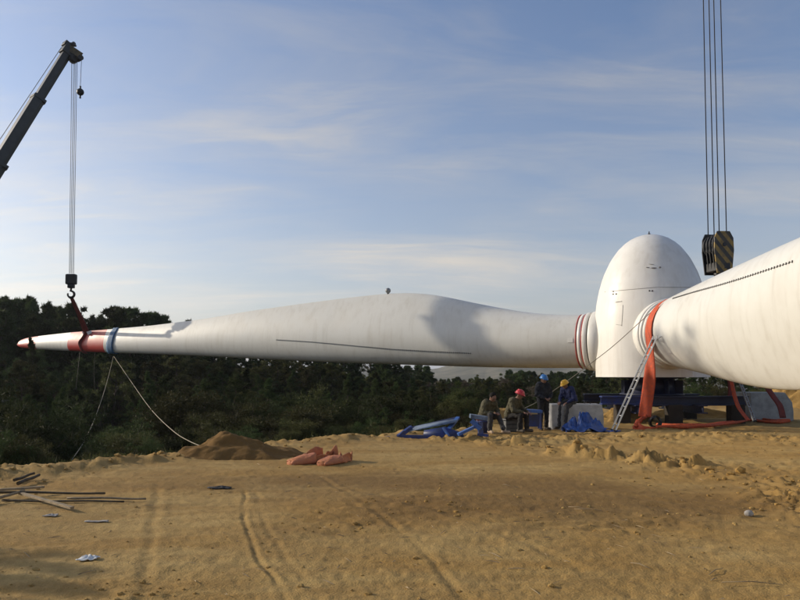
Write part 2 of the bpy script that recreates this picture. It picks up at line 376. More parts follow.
def ground(x, y):
    """height, forest mask, loose-earth mask, damp mask"""
    x = np.asarray(x, float); y = np.asarray(y, float)
    wx = x + .5 * fbm(x * .9, y * .9, 3, 5); wy = y + .5 * fbm(x * .9 + 9, y * .9, 3, 6)
    ins = inside(wx, wy, PAD); d = seg_dist(wx, wy, PAD, True)
    out = np.where(ins, 0, d)
    r = np.sqrt(x * x + y * y)
    z = .05 * fbm(x * .25, y * .25, 3, 1) * sstep(1, 6, r)
    z += -.15 * sstep(18, 21.5, y) * sstep(2.5, 5, x)                 # ground under the rotor lies a little lower
    w0 = seg_dist(wx, wy, RIDGE0); w1 = seg_dist(wx, wy, RIDGE1); w2 = seg_dist(wx, wy, RIDGE2)
    lump = np.abs(fbm(x * 3.1, y * 3.1, 4, 11, .55)); clod = fbm(x * 7, y * 7, 3, 12, .6)
    rid = 1 - np.minimum(1, 2.2 * np.abs(fbm(x * 1.7, y * 1.7, 3, 14)))
    m0 = np.exp(-(w0 / .55) ** 2); m1 = np.exp(-(w1 / .75) ** 2); m2 = np.exp(-(w2 / .62) ** 2)
    side = sstep(0, 1.0, np.where(x > 0, 1, 0) * 1.0)
    big = fbm(x * 1.5, y * 1.5, 5, 111, .62) + .5; spiky = np.abs(fbm(x * 5.3 + 2, y * 5.3, 4, 117, .65))
    gate = sstep(-.25, .3, fbm(x * .8, y * .8, 3, 119))
    z += m0 * (.03 + .10 * big + .06 * lump) + m1 * gate * (.02 + .15 * big * rid + .10 * spiky + .06 * clod) + m2 * (.02 + gate * (.27 * big * rid + .15 * spiky + .10 * clod))
    rough = np.clip(.22 + m0 + 1.4 * m1 + 1.4 * m2 + .8 * sstep(3.2, 6.5, x + .25 * (y - 12)) * sstep(9, 13, y) + .55 * sstep(5, 9, -x) + .5 * sstep(19, 24, y), 0, 1.6)
    patch = sstep(-.12, .28, fbm(x * .55, y * .55, 3, 21))
    z += rough * (.035 * clod + .05 * lump) * (.35 + .65 * patch)
    # track cleats: short crosswise dents in worn bands
    band = sstep(.02, .22, fbm(x * .5 + 3, y * .5, 2, 31))
    z += .026 * band * fbm(x * 5, y * 8, 3, 33) + .010 * fbm(x * 15, y * 15, 3, 35) + .030 * np.minimum(0, fbm(x * 2.2, y * 4.4, 3, 37) + .10)
    for pl, wd, dp in TRACKS:
        dd = seg_dist(x + .05 * fbm(x * 2, y * 2, 2, 41), y, pl)
        z += (-dp * np.exp(-(dd / wd) ** 2) + .45 * dp * np.exp(-((dd - 2 * wd) / wd) ** 2)) * (.35 + .65 * sstep(-.3, .1, fbm(x * 1.2 + 5, y * 1.2, 3, 43)))
    fo = sstep(.0, .9, out + .3 * fbm(x * 2, y * 2, 3, 51))
    drop = -np.minimum(out, 3) * .26 - np.clip(out - 3, 0, 40) * .075
    z += drop + sstep(1, 12, out) * (.5 * fbm(x * .12, y * .12, 3, 61)) * 2
    # the land falls to a valley, then far ridges
    z += -34 * sstep(62, 420, r)
    ang = np.arctan2(x, y)
    z += sstep(500, 1500, r) * (62 + 26 * fbm(ang * 7 + 3, r * .0006, 4, 71)) * (1 - .25 * sstep(2200, 6000, r))
    fo = np.maximum(fo, sstep(60, 100, r))
    loose = np.clip(m0 + m1 + m2, 0, 1)
    damp_shade = sstep(.0, 1, np.exp(-(((x - 2.0) / 3.6) ** 2 + ((y - 8.6) / 1.5) ** 2)) + .7 * np.exp(-(((x + 0.2) / 4) ** 2 + ((y - 10.6) / .9) ** 2)) + .5 * fbm(x * .8, y * 1.3, 4, 81))
    return z, fo, loose, damp_shade
def gz(x, y): return float(ground(np.array([x]), np.array([y]))[0][0])
def gp(px, py):
    """the ground point seen at a photo pixel"""
    d = ray(px, py); o = Vector((0, 0, EYE)); ts = np.exp(np.linspace(math.log(2), math.log(70), 3000))
    X = d.x * ts; Y = d.y * ts; Z = EYE + d.z * ts
    g = ground(X, Y)[0]; i = int(np.argmax(Z < g)); return Vector((X[i], Y[i], g[i]))

def build_ground():
    a_in = np.linspace(R(-42), R(42), 560)
    a_out = np.linspace(R(42), R(318), 110)[1:-1]
    ang = np.concatenate([a_in, a_out]); na = len(ang)
    r1 = np.exp(np.linspace(math.log(1.2), math.log(32), 430)); r2 = np.exp(np.linspace(math.log(32), math.log(9000), 120))[1:]
    rr = np.concatenate([[.02, .5], r1, r2]); nr = len(rr)
    A, RR = np.meshgrid(ang, rr)
    X = (np.sin(A) * RR).ravel(); Y = (np.cos(A) * RR).ravel()
    z, fo, lo, da = ground(X, Y)
    i = np.arange(nr - 1)[:, None] * na; j = np.arange(na)[None, :]; j2 = (j + 1) % na
    Fc = np.stack([i + j, i + na + j, i + na + j2, i + j2], -1).reshape(-1, 4)[:, ::-1]
    me = np_mesh('ground', np.stack([X, Y, z], 1), Fc)
    for nm, v in (('forest', fo), ('loose', lo), ('damp_shade', da)):
        at = me.attributes.new(nm, 'FLOAT', 'POINT'); at.data.foreach_set('value', v.astype(np.float32))
    m = bpy.data.materials.new('bare_earth'); m.use_nodes = True; t = NT(m.node_tree); b = t.n['Principled BSDF']
    b.inputs['Roughness'].default_value = .95; b.inputs['Specular IOR Level'].default_value = .15
    pos = t.add('ShaderNodeNewGeometry').outputs['Position']
    def at(n): return t.add('ShaderNodeAttribute', attribute_name=n).outputs['Fac']
    gm = t.add('ShaderNodeMapping'); gm.inputs['Scale'].default_value = (.55, 1.25, 1); t.lk(pos, gm.inputs[0]); n1 = t.ramp(t.noise(gm.outputs[0], .55, 7, .62, .6), [(.38, 0), (.62, 1)])
    n2 = t.ramp(t.noise(gm.outputs[0], 3.4, 6, .68, .3), [(.42, 0), (.66, 1)])
    n3 = t.ramp(t.noise(pos, 38, 4, .7), [(.3, 0), (.75, 1)])
    c = t.mix(n1, (.30, .170, .045), (.39, .262, .097))
    c = t.mix(t.math('MULTIPLY', n2, .6), c, (.215, .122, .036))
    c = t.mix(t.math('MULTIPLY', n3, .30), c, (.42, .30, .12))
    c = t.mix(t.math('MULTIPLY', at('damp_shade'), .8), c, (.165, .092, .029))
    c = t.mix(t.math('MULTIPLY', at('loose'), .45), c, (.31, .190, .062))
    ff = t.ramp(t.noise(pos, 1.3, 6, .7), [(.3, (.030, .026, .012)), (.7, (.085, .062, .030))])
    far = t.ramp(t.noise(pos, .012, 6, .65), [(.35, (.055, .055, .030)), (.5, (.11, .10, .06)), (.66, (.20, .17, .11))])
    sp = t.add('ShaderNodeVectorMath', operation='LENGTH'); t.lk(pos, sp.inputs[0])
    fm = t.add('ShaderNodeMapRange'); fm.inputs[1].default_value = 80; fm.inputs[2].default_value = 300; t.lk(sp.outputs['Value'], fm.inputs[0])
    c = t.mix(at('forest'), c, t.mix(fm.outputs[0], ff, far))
    t.lk(c, b.inputs['Base Color'])
    bn = t.add('ShaderNodeBump'); bn.inputs['Strength'].default_value = .42; bn.inputs['Distance'].default_value = .02
    hh = t.math('ADD', t.noise(pos, 60, 3, .5), t.math('MULTIPLY', t.noise(pos, 14, 3, .5), 1.4)); t.lk(hh, bn.inputs['Height'])
    t.lk(bn.outputs[0], b.inputs['Normal'])
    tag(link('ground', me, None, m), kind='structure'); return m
M['earth'] = build_ground()

# ------------------------------------------------------------------ the rotor
HUB = Vector((9.42, 26.0, 0)); ROTA = R(150)
BD = Vector((math.cos(ROTA), math.sin(ROTA), 0))                  # left blade's direction
rotor = empty('wind_turbine_rotor', HUB + Vector((0, 0, 1.58)), 'huge white wind turbine rotor lying level with its domed hub and long blades', 'turbine rotor')
SPH = 5.30; D_FLAT = 1.88
prof_px = [(377, 53.8), (360, 54), (345, 54), (332, 54), (320, 53.6), (310, 52.8), (303, 51.8), (297, 50.6), (289, 48.8), (281, 46.6), (274, 44.2), (267.7, 41.3), (261, 38), (255.7, 34.6), (249, 29.6), (243.7, 24), (240, 18.8), (237.5, 13.4), (236, 9), (235.2, 4.6), (235, 0.02)]
PZ = np.array([P(651, y, 26.0).z for y, _ in prof_px]); PR = np.array([w / F * 26.0 * 1.003 for _, w in prof_px])
DIRS = [ROTA, R(270), R(30)]
def sp_r(z, th):
    r = float(np.interp(z, PZ, PR))
    for a in DIRS:
        c = math.cos(th - a)
        if c > 0 and r * c > D_FLAT: r = min(r, D_FLAT / c)
    return r
def spinner_mesh():
    zz = np.concatenate([np.linspace(PZ[0], PZ[8], 26), np.interp(np.linspace(8, 20, 60)[1:], np.arange(21), PZ)])
    # smooth the measured profile
    pr = np.interp(zz, PZ, PR); pr[3:-6] = np.convolve(pr, np.array([1, 2, 3, 2, 1]) / 9, 'same')[3:-6]
    n = 360; V = []; 
    for z, r0 in zip(zz, pr):
        for k in range(n):
            th = 2 * math.pi * k / n; r = r0
            for a in DIRS:
                c = math.cos(th - a)
                if c > 0 and r0 * c > D_FLAT: r = min(r, D_FLAT / c)
            V.append((r * math.cos(th), r * math.sin(th), z - 1.58))
    m = len(zz)
    for k in range(n):                       # return lip and dark underside
        th = 2 * math.pi * k / n; V.append((1.78 * math.cos(th), 1.78 * math.sin(th), zz[0] - 1.58 + .01))
    for k in range(n):
        th = 2 * math.pi * k / n; V.append((1.74 * math.cos(th), 1.74 * math.sin(th), zz[0] - 1.58 + .5))
    Fc = [(i * n + k, i * n + (k + 1) % n, (i + 1) * n + (k + 1) % n, (i + 1) * n + k) for i in range(m - 1) for k in range(n)]
    Fc += [(m * n + k, m * n + (k + 1) % n, (k + 1) % n, k) for k in range(n)]
    Fc += [((m + 1) * n + k, (m + 1) * n + (k + 1) % n, m * n + (k + 1) % n, m * n + k) for k in range(n)]
    me = np_mesh('spinner', V, Fc)
    return me
sp_o = link('spinner', spinner_mesh(), rotor, M['spinner'])
es = sp_o.modifiers.new('e', 'EDGE_SPLIT'); es.split_angle = R(14)
def on_spinner(px, py, lift=.0):
    """point of the spinner surface seen at a photo pixel (world)"""
    d = ray(px, py); o = Vector((0, 0, EYE)); t = 22.0
    while t < 28:
        p = o + d * t; q = p - HUB; th = math.atan2(q.y, q.x)
        if math.hypot(q.x, q.y) < sp_r(p.z, th) + lift: return p
        t += .004
    return None
def surf_strip(pts_px, w, name, material, parent):
    mb = MB(); pts = [on_spinner(x, y, .004) for x, y in pts_px]; pts = [p for p in pts if p is not None]
    mb.tube([p - Vector(rotor.location) for p in pts], w, 6); return mb.build(name, material, parent)
def lin(a, b, n): return [(a[0] + (b[0] - a[0]) * i / (n - 1), a[1] + (b[1] - a[1]) * i / (n - 1)) for i in range(n)]
surf_strip([(604.5, 292)] + lin((612, 291.2), (652, 287.6), 14) + lin((656, 287.3), (695, 287.4), 12), .009, 'seam', M['seam'], sp_o)
surf_strip(lin((623, 305), (621.6, 326), 8), .007, 'seam', M['seam'], sp_o)
surf_strip(lin((615.5, 302.3), (622, 301.4), 5), .009, 'seam', M['dark_gap'], sp_o)
surf_strip(lin((616, 324.5), (622, 325.3), 5), .007, 'seam', M['seam'], sp_o)
mk = MB()
for (x, y, w, h) in [(648.5, 267.6, .20, .04), (655, 268.2, .30, .06), (653, 264.4, .34, .022), (660, 267.6, .1, .09)]:
    p = on_spinner(x, y); mk.ball(p - Vector(rotor.location), .5, 2, (w, .03, h), Matrix.Rotation(R(5), 3, 'Y'))
mk.build('faded_marking', M['seam'], sp_o)
for (x, y) in [(613.2, 294.2), (616.2, 294), (613.4, 291.5), (649.5, 290.8), (652.4, 290.8)]:
    p = on_spinner(x, y); b_ = MB(); b_.ball(p - Vector(rotor.location), .032, 1); b_.build('bolt_head', M['dark_gap'], sp_o)
tp = P(651, 235, 26).z - 1.58
nb = MB(); nb.cyl((0, 0, tp - .03), (0, 0, tp + .05), .05, 12); nb.cyl((0, 0, tp + .05), (0, 0, tp + .13), .022, 8); nb.build('nose_rod', M['dark_steel'], rotor)
hb = MB(); hb.lathe([(.02, .9), (1.35, .9), (1.45, .5), (1.45, -.02), (1.3, -.06), (.02, -.06)], 40); hb.build('hub_casting', M['dark_steel'], rotor)

def airfoil(n=28):
    v = (1 - np.cos(np.linspace(0, math.pi, n))) / 2
    circ = np.sqrt(np.maximum(0, v - v * v))
    naca = 5 * (.2969 * np.sqrt(v) - .126 * v - .3516 * v ** 2 + .2843 * v ** 3 - .1015 * v ** 4); naca += .012 * v
    cam = .045 * 4 * v * (1 - v) * 1.0
    return v, circ, naca, cam
def smooth_tab(xs, ys, q):
    x = np.linspace(xs[0], xs[-1], 400); y = np.interp(x, xs, ys)
    k = np.ones(15) / 15; yp = np.pad(y, 7, mode='reflect', reflect_type='odd'); y = np.convolve(yp, k, 'valid')
    q = np.asarray(q, float); w = np.clip((q - xs[0]) / (xs[-1] - xs[0]) * 14 - 12.6, 0, 1)
    return np.interp(q, x, y) * (1 - w) + np.interp(q, xs, ys) * w
def blade_sections(tab_s, top, bot, S, le_up, side, L):
    """list of rings (2n-2 points) in blade-local space: x along blade, y across, z up"""
    v, circ, naca, cam = airfoil(); n = len(v); out = []
    zt = smooth_tab(tab_s, top, S); zb = smooth_tab(tab_s, bot, S)
    T = smooth_tab(np.array([0, .04, .09, .14, .2, .3, .5,   .75, .985, 1]) * L, np.array([1.0, 1.0, .90, .78, .66, .50, .33, .22, .16, .03]) * (zt[0] - zb[0]), S)
    T[0] = zt[0] - zb[0]
    for i_, (s, a, b) in enumerate(zip(S, zt, zb)):
        c = a - b; u = s / L
        k = float(sstep(.02, .30, np.array(u)))                        # circle -> aerofoil
        half = (circ * (1 - k) + naca * k * .985) * T[i_] / c
        cl = cam * k
        if le_up: z = a - v * c
        else: z = b + v * c
        y1 = side * (cl + half) * c; y2 = side * (cl - half) * c
        ring = [(s, y1[i], z[i]) for i in range(n)] + [(s, y2[i], z[i]) for i in range(n - 2, 0, -1)]
        out.append(ring)
    return out
def loft(rings, name, material, parent, cap0=True, cap1=True):
    V = np.array([p for r in rings for p in r]); m = len(rings[0]); k = len(rings)
    me_f = [[i * m + j, i * m + (j + 1) % m, (i + 1) * m + (j + 1) % m, (i + 1) * m + j] for i in range(k - 1) for j in range(m)]
    bm = bmesh.new(); vs = [bm.verts.new(p) for p in V]
    for f in me_f: bm.faces.new([vs[q] for q in f]).smooth = True
    if cap0: bm.faces.new(vs[:m][::-1])
    if cap1: bm.faces.new(vs[-m:])
    bmesh.ops.recalc_face_normals(bm, faces=bm.faces)
    me = bpy.data.meshes.new(name); bm.to_mesh(me); bm.free(); return link(name, me, parent, material)
S0 = 2.26                                                          # blade root, metres from the hub axis
def s_at(px, ang):                                                 # station on a blade's centre plane seen in a pixel column
    k = (px - 400) / F; return (k * HUB.y - HUB.x) / (math.cos(ang) - k * math.sin(ang))
def zs_at(px, py, ang):
    s = s_at(px, ang); return s - S0, P(px, py, HUB.y + s * math.sin(ang)).z
top1 = [(592, 315), (575, 315), (560, 315), (530, 313), (500, 308), (470, 302), (440, 295.6), (420, 293.2), (405, 293), (388, 293.6), (350, 297.5), (300, 304), (250, 311), (200, 319.5), (150, 325.7), (100, 330), (70, 332.4), (45, 335.2), (36, 336.4), (30, 337.3), (25, 338.4), (21, 339.8), (18.6, 341.4), (17.6, 342.8), (17.2, 344.2)]
bot1 = [(592, 368), (575, 368), (560, 368), (530, 368), (500, 367.5), (470, 366.7), (440, 365.8), (420, 365.2), (405, 364.7), (388, 364.2), (350, 363), (300, 361), (250, 358.5), (200, 356), (150, 354), (100, 352.4), (70, 351), (45, 349.8), (36, 349.2), (30, 348.7), (25, 348.2), (21, 347.4), (18.6, 346.4), (17.6, 345.6), (17.2, 344.8)]
ts = [zs_at(x, y, ROTA) for x, y in top1]; bs = [zs_at(x, y, ROTA) for x, y in bot1]
tS = np.array([a for a, _ in ts]); tT = np.array([b for _, b in ts]); tB = np.array([b for _, b in bs])
L1 = tS[-1]; Z0 = 1.58
def build_blade(nm, ang, tabS, tabT, tabB, le_up, side):
    sa, sb, sc_ = [s_at(p, ROTA) - S0 for p in (38, 70.5, 107)]
    L = tabS[-1]
    S = np.unique(np.concatenate([np.linspace(0, 12, 60), np.linspace(12, L * .97, 60), np.linspace(L * .97, L, 16), L - .7 * (1 - np.linspace(0, 1, 10)) ** 2, [sa, sb, sc_]]))
    S = S[S <= L]
    rings = blade_sections(tabS, tabT, tabB, S, le_up, side, L)
    rings = [[(x, y, z - Z0) for x, y, z in r] for r in rings]
    def pick(a, b): return [r for r, s in zip(rings, S) if a - 1e-6 <= s <= b + 1e-6]
    body = loft(pick(0, sc_), nm, M['blade'], rotor, True, False)
    body.rotation_euler = (0, 0, ang); body.location = Vector((math.cos(ang), math.sin(ang), 0)) * S0
    loft(pick(sc_, sb), 'red_band', M['blade_red'], body, False, False)
    loft(pick(sb, sa), 'outer_section', M['blade'], body, False, False)
    loft(pick(sa, L), 'red_tip', M['blade_red'], body, False, True)
    return body, rings, S
bl1, rings1, S1 = build_blade('blade', ROTA, tS, tT, tB, False, 1)
# near blade (nose edge up): measured in its own plane
A2 = R(270)
top2 = [(668, 303), (680, 296.5), (700, 286.8), (720, 277), (740, 267.5), (760, 258.5), (780, 249.5), (800, 240.5)]
bot2 = [(668, 363), (680, 367), (700, 372), (720, 377.6), (740, 383.6), (760, 387.6), (780, 390.2), (800, 390.2)]
t2 = [zs_at(x, y, A2) for x, y in top2]; b2 = [zs_at(x, y, A2) for x, y in bot2]
t2 = [(a, b) for a, b in t2 if a > .3]; b2 = [(a, b) for a, b in b2 if a > .3]
RZ2 = 3.0
aT = np.array([0.] + [a for a, _ in t2] + [9.2, 12, 17, 24, 31, 36, L1 - .6, L1]); bT = np.array([RZ2 + 1.1] + [b for _, b in t2] + [4.86, 4.85, 4.6, 4.2, 3.8, 3.5, 3.35, 3.2])
aB = np.array([0.] + [a for a, _ in b2] + [9.2, 12, 17, 24, 31, 36, L1 - .6, L1]); bB = np.array([RZ2 - 1.1] + [b for _, b in b2] + [1.30, 1.55, 1.95, 2.4, 2.75, 2.95, 3.0, 3.08])
bB = np.interp(aT, aB, bB)
bl2, rings2, S2 = build_blade('blade', A2, aT, bT, bB, True, -1)
# third blade: same shape as the first, pointing away behind the second
b3 = bl1.copy(); COL.objects.link(b3); b3.rotation_euler = (0, 0, R(30)); b3.location = Vector((math.cos(R(30)), math.sin(R(30)), 0)) * S0
for ch in [c for c in bl1.children]:
    c = ch.copy(); COL.objects.link(c); c.parent = b3
def surf(rings, S, s, z):
    """(s, y, z) on the camera-side skin of a blade (local, z relative to the rotor base)"""
    i = int(np.clip(np.searchsorted(S, s), 1, len(S) - 1)); f = (s - S[i - 1]) / (S[i] - S[i - 1]); n = len(rings[0]) // 2 + 1
    ys = []
    for r in (rings[i - 1], rings[i]):
        a = np.array(r[:n]); o = np.argsort(a[:, 2]); ys.append(np.interp(z, a[o, 2], a[o, 1]))
    return Vector((s, ys[0] * (1 - f) + ys[1] * f, z))
def vortex_row(rings, S, blade, ang, pts, side, pitch, ln, hgt, th):
    mb = MB(); ends = [zs_at(x, y, ang) for x, y in pts]
    ss = np.arange(min(e[0] for e in ends), max(e[0] for e in ends), pitch)
    xs = np.array([e[0] for e in ends]); zs = np.array([e[1] for e in ends]); o = np.argsort(xs)
    for i, s in enumerate(ss):
        z = np.interp(s, xs[o], zs[o]) - Z0; p = surf(rings, S, s, z); q = surf(rings, S, s, z + .05)
        tilt = math.atan2(q.y - p.y, .05)
        m = Matrix.Translation(p) @ Matrix.Rotation(-tilt, 4, 'X') @ Matrix.Rotation(R(16 if i % 2 else -16), 4, 'Y') @ Matrix.Diagonal((th, hgt, ln, 1))
        bmesh.ops.create_cube(mb.b, size=1, matrix=m)
    p0 = [surf(rings, S, s, np.interp(s, xs[o], zs[o]) - Z0) for s in np.linspace(ss[0], ss[-1], 60)]
    mb.tube(p0, .007, 5)
    ob = mb.build('vortex_generators', M['vortex'], blade); ob['kind'] = 'stuff'
vortex_row(rings1, S1, bl1, ROTA, [(283, 340.3), (320, 342.6), (400, 349.8), (440, 352), (478, 353.8)], 1, .10, .06, .035, .014)
vortex_row(rings2, S2, bl2, A2, [(697, 298.6), (720, 292.5), (750, 285), (775, 278), (800, 270.3), (830, 261)], -1, .12, .06, .045, .018)
# root collars
def ring(name, ang, zc, prof, material, parent=rotor):
    m = Matrix.Translation((0, 0, zc)) @ Matrix.Rotation(ang, 4, 'Z') @ Matrix.Rotation(math.pi / 2, 4, 'Y')
    mb = MB(); mb.lathe(prof, 64, m); return mb.build(name, material, parent)
def root_set(ang, zc, r, red):
    ring('root_collar', ang, zc, [(.3, 1.6), (r + .13, 1.6), (r + .13, S0 - .20), (r + .10, S0 - .17), (r * .9, S0 - .17)], M['ring_white'])
    ring('root_gap', ang, zc, [(r * .95, S0 - .25), (r + .02, S0 - .25), (r + .02, S0 + .0), (r * .9, S0 + .0)], M['dark_gap'])
    ring('root_flange', ang, zc, [(r * .9, S0 - .11), (r + .085, S0 - .11), (r + .095, S0 - .08), (r + .095, S0 + .03), (r + .08, S0 + .05), (r * .9, S0 + .05)], M['ring_white'])
    ring('root_band', ang, zc, [(r * .95, S0 + .10), (r + .035, S0 + .10), (r + .04, S0 + .24), (r * .95, S0 + .25)], M['ring_white'])
    if red:
        ring('red_stripe', ang, zc, [(r * .97, S0 + .06), (r + .055, S0 + .06), (r + .055, S0 + .10), (r * .97, S0 + .10)], M['red_line'])
        ring('red_stripe', ang, zc, [(r * .97, S0 + .28), (r + .035, S0 + .28), (r + .035, S0 + .315), (r * .97, S0 + .315)], M['red_line'])
zc1 = (tT[0] + tB[0]) / 2 - Z0; r1_ = (tT[0] - tB[0]) / 2
root_set(ROTA, zc1, r1_, True); root_set(A2, RZ2 - Z0, 1.1, False); root_set(R(30), zc1, r1_, True)
pl = MB(); q = surf(rings1, S1, s_at(578, ROTA) - S0, P(578, 341, 26.9).z - Z0); pl.box(q, (.22, .03, .16), None, .008)
pl.build('access_plate', M['ring_white'], bl1)

# little ball on the blade's upper edge
s_b = s_at(388, ROTA); pb = HUB + BD * s_b
zb = float(smooth_tab(tS, tT, s_b - S0)); bb = empty('marker_ball', (pb.x, pb.y, zb), 'small round grey marker ball standing on the upper edge of the long level blade', 'marker ball')
x = MB(); x.cyl((0, 0, -.04), (0, 0, .06), .05, 10); x.build('stem', M['dark_steel'], bb)
x = MB(); x.ball((0, 0, .15), .125, 3); x.build('ball', mat('ball_grey', (.42, .42, .41), .35, var=.3, vscale=3), bb)

# ------------------------------------------------------------------ rotor stand
st = empty('rotor_stand', (HUB.x, HUB.y, gz(HUB.x, HUB.y)), 'dark blue steel stand of wide beams carrying the domed rotor hub', 'steel stand')
gb = st.location.z
def ibeam(mb, a, b, w, h, tf=.045, tw=.03):
    a = Vector(a); b = Vector(b); up = Vector((0, 0, 1))
    mb.beam(a + up * (h / 2 - tf / 2), b + up * (h / 2 - tf / 2), w, tf); mb.beam(a - up * (h / 2 - tf / 2), b - up * (h / 2 - tf / 2), w, tf)
    mb.beam(a, b, tw, h - 2 * tf + .002)
zb_ = P(620, 400.2, 24.6).z - gb
mb = MB(); ibeam(mb, (-2.3, -1.35, zb_), (-.55, -1.35, zb_), .34, .30); mb.build('beam', M['blue_steel'], st)
mb = MB(); ibeam(mb, (-2.2, 1.3, zb_), (2.3, 1.3, zb_), .34, .30); mb.build('beam', M['blue_steel_shaded'], st)
for xx in (-1.1, 1.1):
    mb = MB(); ibeam(mb, (xx, -1.9, zb_ - .302), (xx, 1.9, zb_ - .302), .30, .30); mb.build('cross_beam', M['blue_steel_shaded'], st)
mb = MB(); ibeam(mb, (-.54, -1.35, zb_ - .03), (3.0, -1.1, zb_ - .03), .30, .34); mb.build('beam', M['blue_steel_shaded'], st)
mb = MB(); mb.lathe([(.02, zb_ + .15), (1.15, zb_ + .15), (1.15, zb_ + .20), (.86, zb_ + .24), (.82, 1.42 - gb), (1.2, 1.46 - gb), (1.2, 1.50 - gb), (.02, 1.50 - gb)], 40)
mb.build('pedestal', M['blue_steel_shaded'], st)
for k in range(8):
    a = 2 * math.pi * k / 8 + .2; mb = MB(); d = Vector((math.cos(a), math.sin(a), 0))
    mb.beam(d * .8 + Vector((0, 0, zb_ + .2)), d * 1.12 + Vector((0, 0, zb_ + .2)), .03, .01); mb.box(d * .97 + Vector((0, 0, zb_ + .45)), (.30, .03, .5), Matrix.Rotation(a, 3, 'Z'), .004); mb.build('gusset', M['blue_steel_shaded'], st)
for (xx, yy) in [(-1.5, -1.2), (.3, -1.3), (-1.9, 1.3), (1.9, 1.3), (2.6, -1.1)]:
    mb = MB(); mb.box((xx, yy, (zb_ - .16) / 2 - .03), (.5, .42, zb_ - .16 + .06 - .004), None, .02); mb.build('timber_block', M['dark_timber'], st)

# ------------------------------------------------------------------ slings, ropes, ladders
def wob(p, a, seed):
    return Vector((p.x + a * (random.random() - .5), p.y + a * (random.random() - .5), p.z + a * (random.random() - .5)))
def ribbon(mb, path, wvec, ncross=6, thick=.012, crumple=.02, seed=1):
    rnd = random.Random(seed); g = []
    n = len(path)
    for i, (p, w) in enumerate(zip(path, wvec)):
        p = Vector(p); w = Vector(w); row = []
        t = (Vector(path[min(i + 1, n - 1)]) - Vector(path[max(i - 1, 0)])).normalized(); nn = t.cross(w); nn = nn.normalized() if nn.length > 1e-6 else Vector((0, 0, 1))
        for j in range(ncross + 1):
            u = j / ncross - .5
            row.append(p + w * u + nn * (crumple * math.sin(7.0 * u + i * .35 + seed) + crumple * .5 * (rnd.random() - .5)))
        g.append(row)
    return mb.sheet(g, thick)
def resample(pts, n):
    pts = [Vector(p) for p in pts]; k = len(pts) - 1; out = []
    for i in range(n):
        t = i / (n - 1) * k; a = min(int(t), k - 1); f = t - a
        p0 = pts[max(a - 1, 0)]; p1 = pts[a]; p2 = pts[a + 1]; p3 = pts[min(a + 2, k)]
        out.append(.5 * ((2 * p1) + (-p0 + p2) * f + (2 * p0 - 5 * p1 + 4 * p2 - p3) * f * f + (-p0 + 3 * p1 - 3 * p2 + p3) * f ** 3))
    return out
YS = 23.05
sl = empty('lifting_sling', gp(645, 429), 'wide orange webbing sling wrapped over the near blade root, hanging beside the bright ladder', 'lifting sling')
o0 = Vector(sl.location)
path = []; wv = []
for k in range(26):
    ph = R(20 + 165 * k / 25); path.append(Vector((9.42 + 1.155 * math.cos(ph), YS, RZ2 + .02 + 1.155 * math.sin(ph))) - o0); wv.append(Vector((0, .56, 0)))
hang = [P(650.5, 352, YS - .1), P(650.5, 365, YS - .15), P(649, 385, YS - .3), P(646.5, 402, YS - .4), P(644.5, 417, YS - .55)]
hp = resample(hang, 22)
for i, p in enumerate(hp):
    f = min(1, i / 9); path.append(p - o0); wv.append(Vector((-.37 * f, .56 * (1 - f) + .10 * f, .03 * f)))
mb = MB(); ribbon(mb, path, wv, 8, .014, .016, 3); mb.build('webbing', M['orange'], sl)
# the folded foot of the sling
foot = [P(645, 416, YS - .55), P(641, 420, YS - .8), P(636.5, 424.5, YS - 1.0), P(640, 428.0, YS - 1.25), P(648, 428.6, YS - 1.2), P(657, 427.2, YS - 1.0)]
fp = [p - o0 for p in resample(foot, 18)]
mb = MB(); ribbon(mb, fp, [Vector((.30, .34, .16))] * 18, 8, .05, .05, 9); mb.build('folded_end', M['orange'], sl)
mb = MB(); c = P(655, 421.5, YS - .9) - o0; mb.b.verts.ensure_lookup_table()
lp = [c + Vector((math.cos(a) * .13, .05 * math.sin(2 * a), math.sin(a) * .135)) for a in np.linspace(0, 2 * math.pi, 25)]
ribbon(mb, lp, [Vector((.03, .24, 0))] * 25, 3, .06, .006, 2); mb.build('eye_loop', M['black_iron'], sl)
# ground run
gs = empty('ground_sling', gp(700, 427), 'long orange round sling lying along the ground below the near blade', 'lifting sling'); o1 = Vector(gs.location)
for k in range(4):
    pts = []
    for (px, py) in [(657, 427.5), (672, 427.8), (690, 428), (708, 427.5), (725, 425), (742, 422), (751, 420.5), (766, 422.5), (778, 423.2), (790, 422.0)]:
        p = gp(px, py + (k - 1.5) * .75 + .5 * math.sin(px * .07 + k * 2.1)); pts.append(p + Vector((0, 0, .045 + .03 * (k % 2))) - o1)
    mb = MB(); mb.tube(resample(pts, 50), [.042 + .008 * math.sin(i * .7 + k) for i in range(50)], 8); mb.build('strand', M['orange_rope'], gs)
knot = gp(750, 421) - o1
mb = MB()
for k in range(9):
    a = k * .8; mb.capsule(knot + Vector((-.30 + .06 * k, .08 * math.sin(a), .06 + .05 * math.cos(a * 1.3))), knot + Vector((.02 + .05 * k, -.1 * math.sin(a), .08 + .06 * math.sin(a))), .06, .05)
remesh(mb.build('bunched_end', M['orange_rope'], gs), .018, 2)
vs_ = empty('hanging_sling', gp(747, 421), 'narrow orange sling rising from the ground behind the near blade beside a dull ladder', 'lifting sling'); o2 = Vector(vs_.location)
mb = MB(); pth = resample([P(728, 372, 24.6), P(732, 383, 24.5), P(735, 396, 24.4), P(739, 408, 24.3), P(748, 420, 24.0)], 20)
ribbon(mb, [p - o2 for p in pth], [Vector((.17, .06, 0))] * 20, 4, .012, .012, 5); mb.build('webbing', M['orange'], vs_)
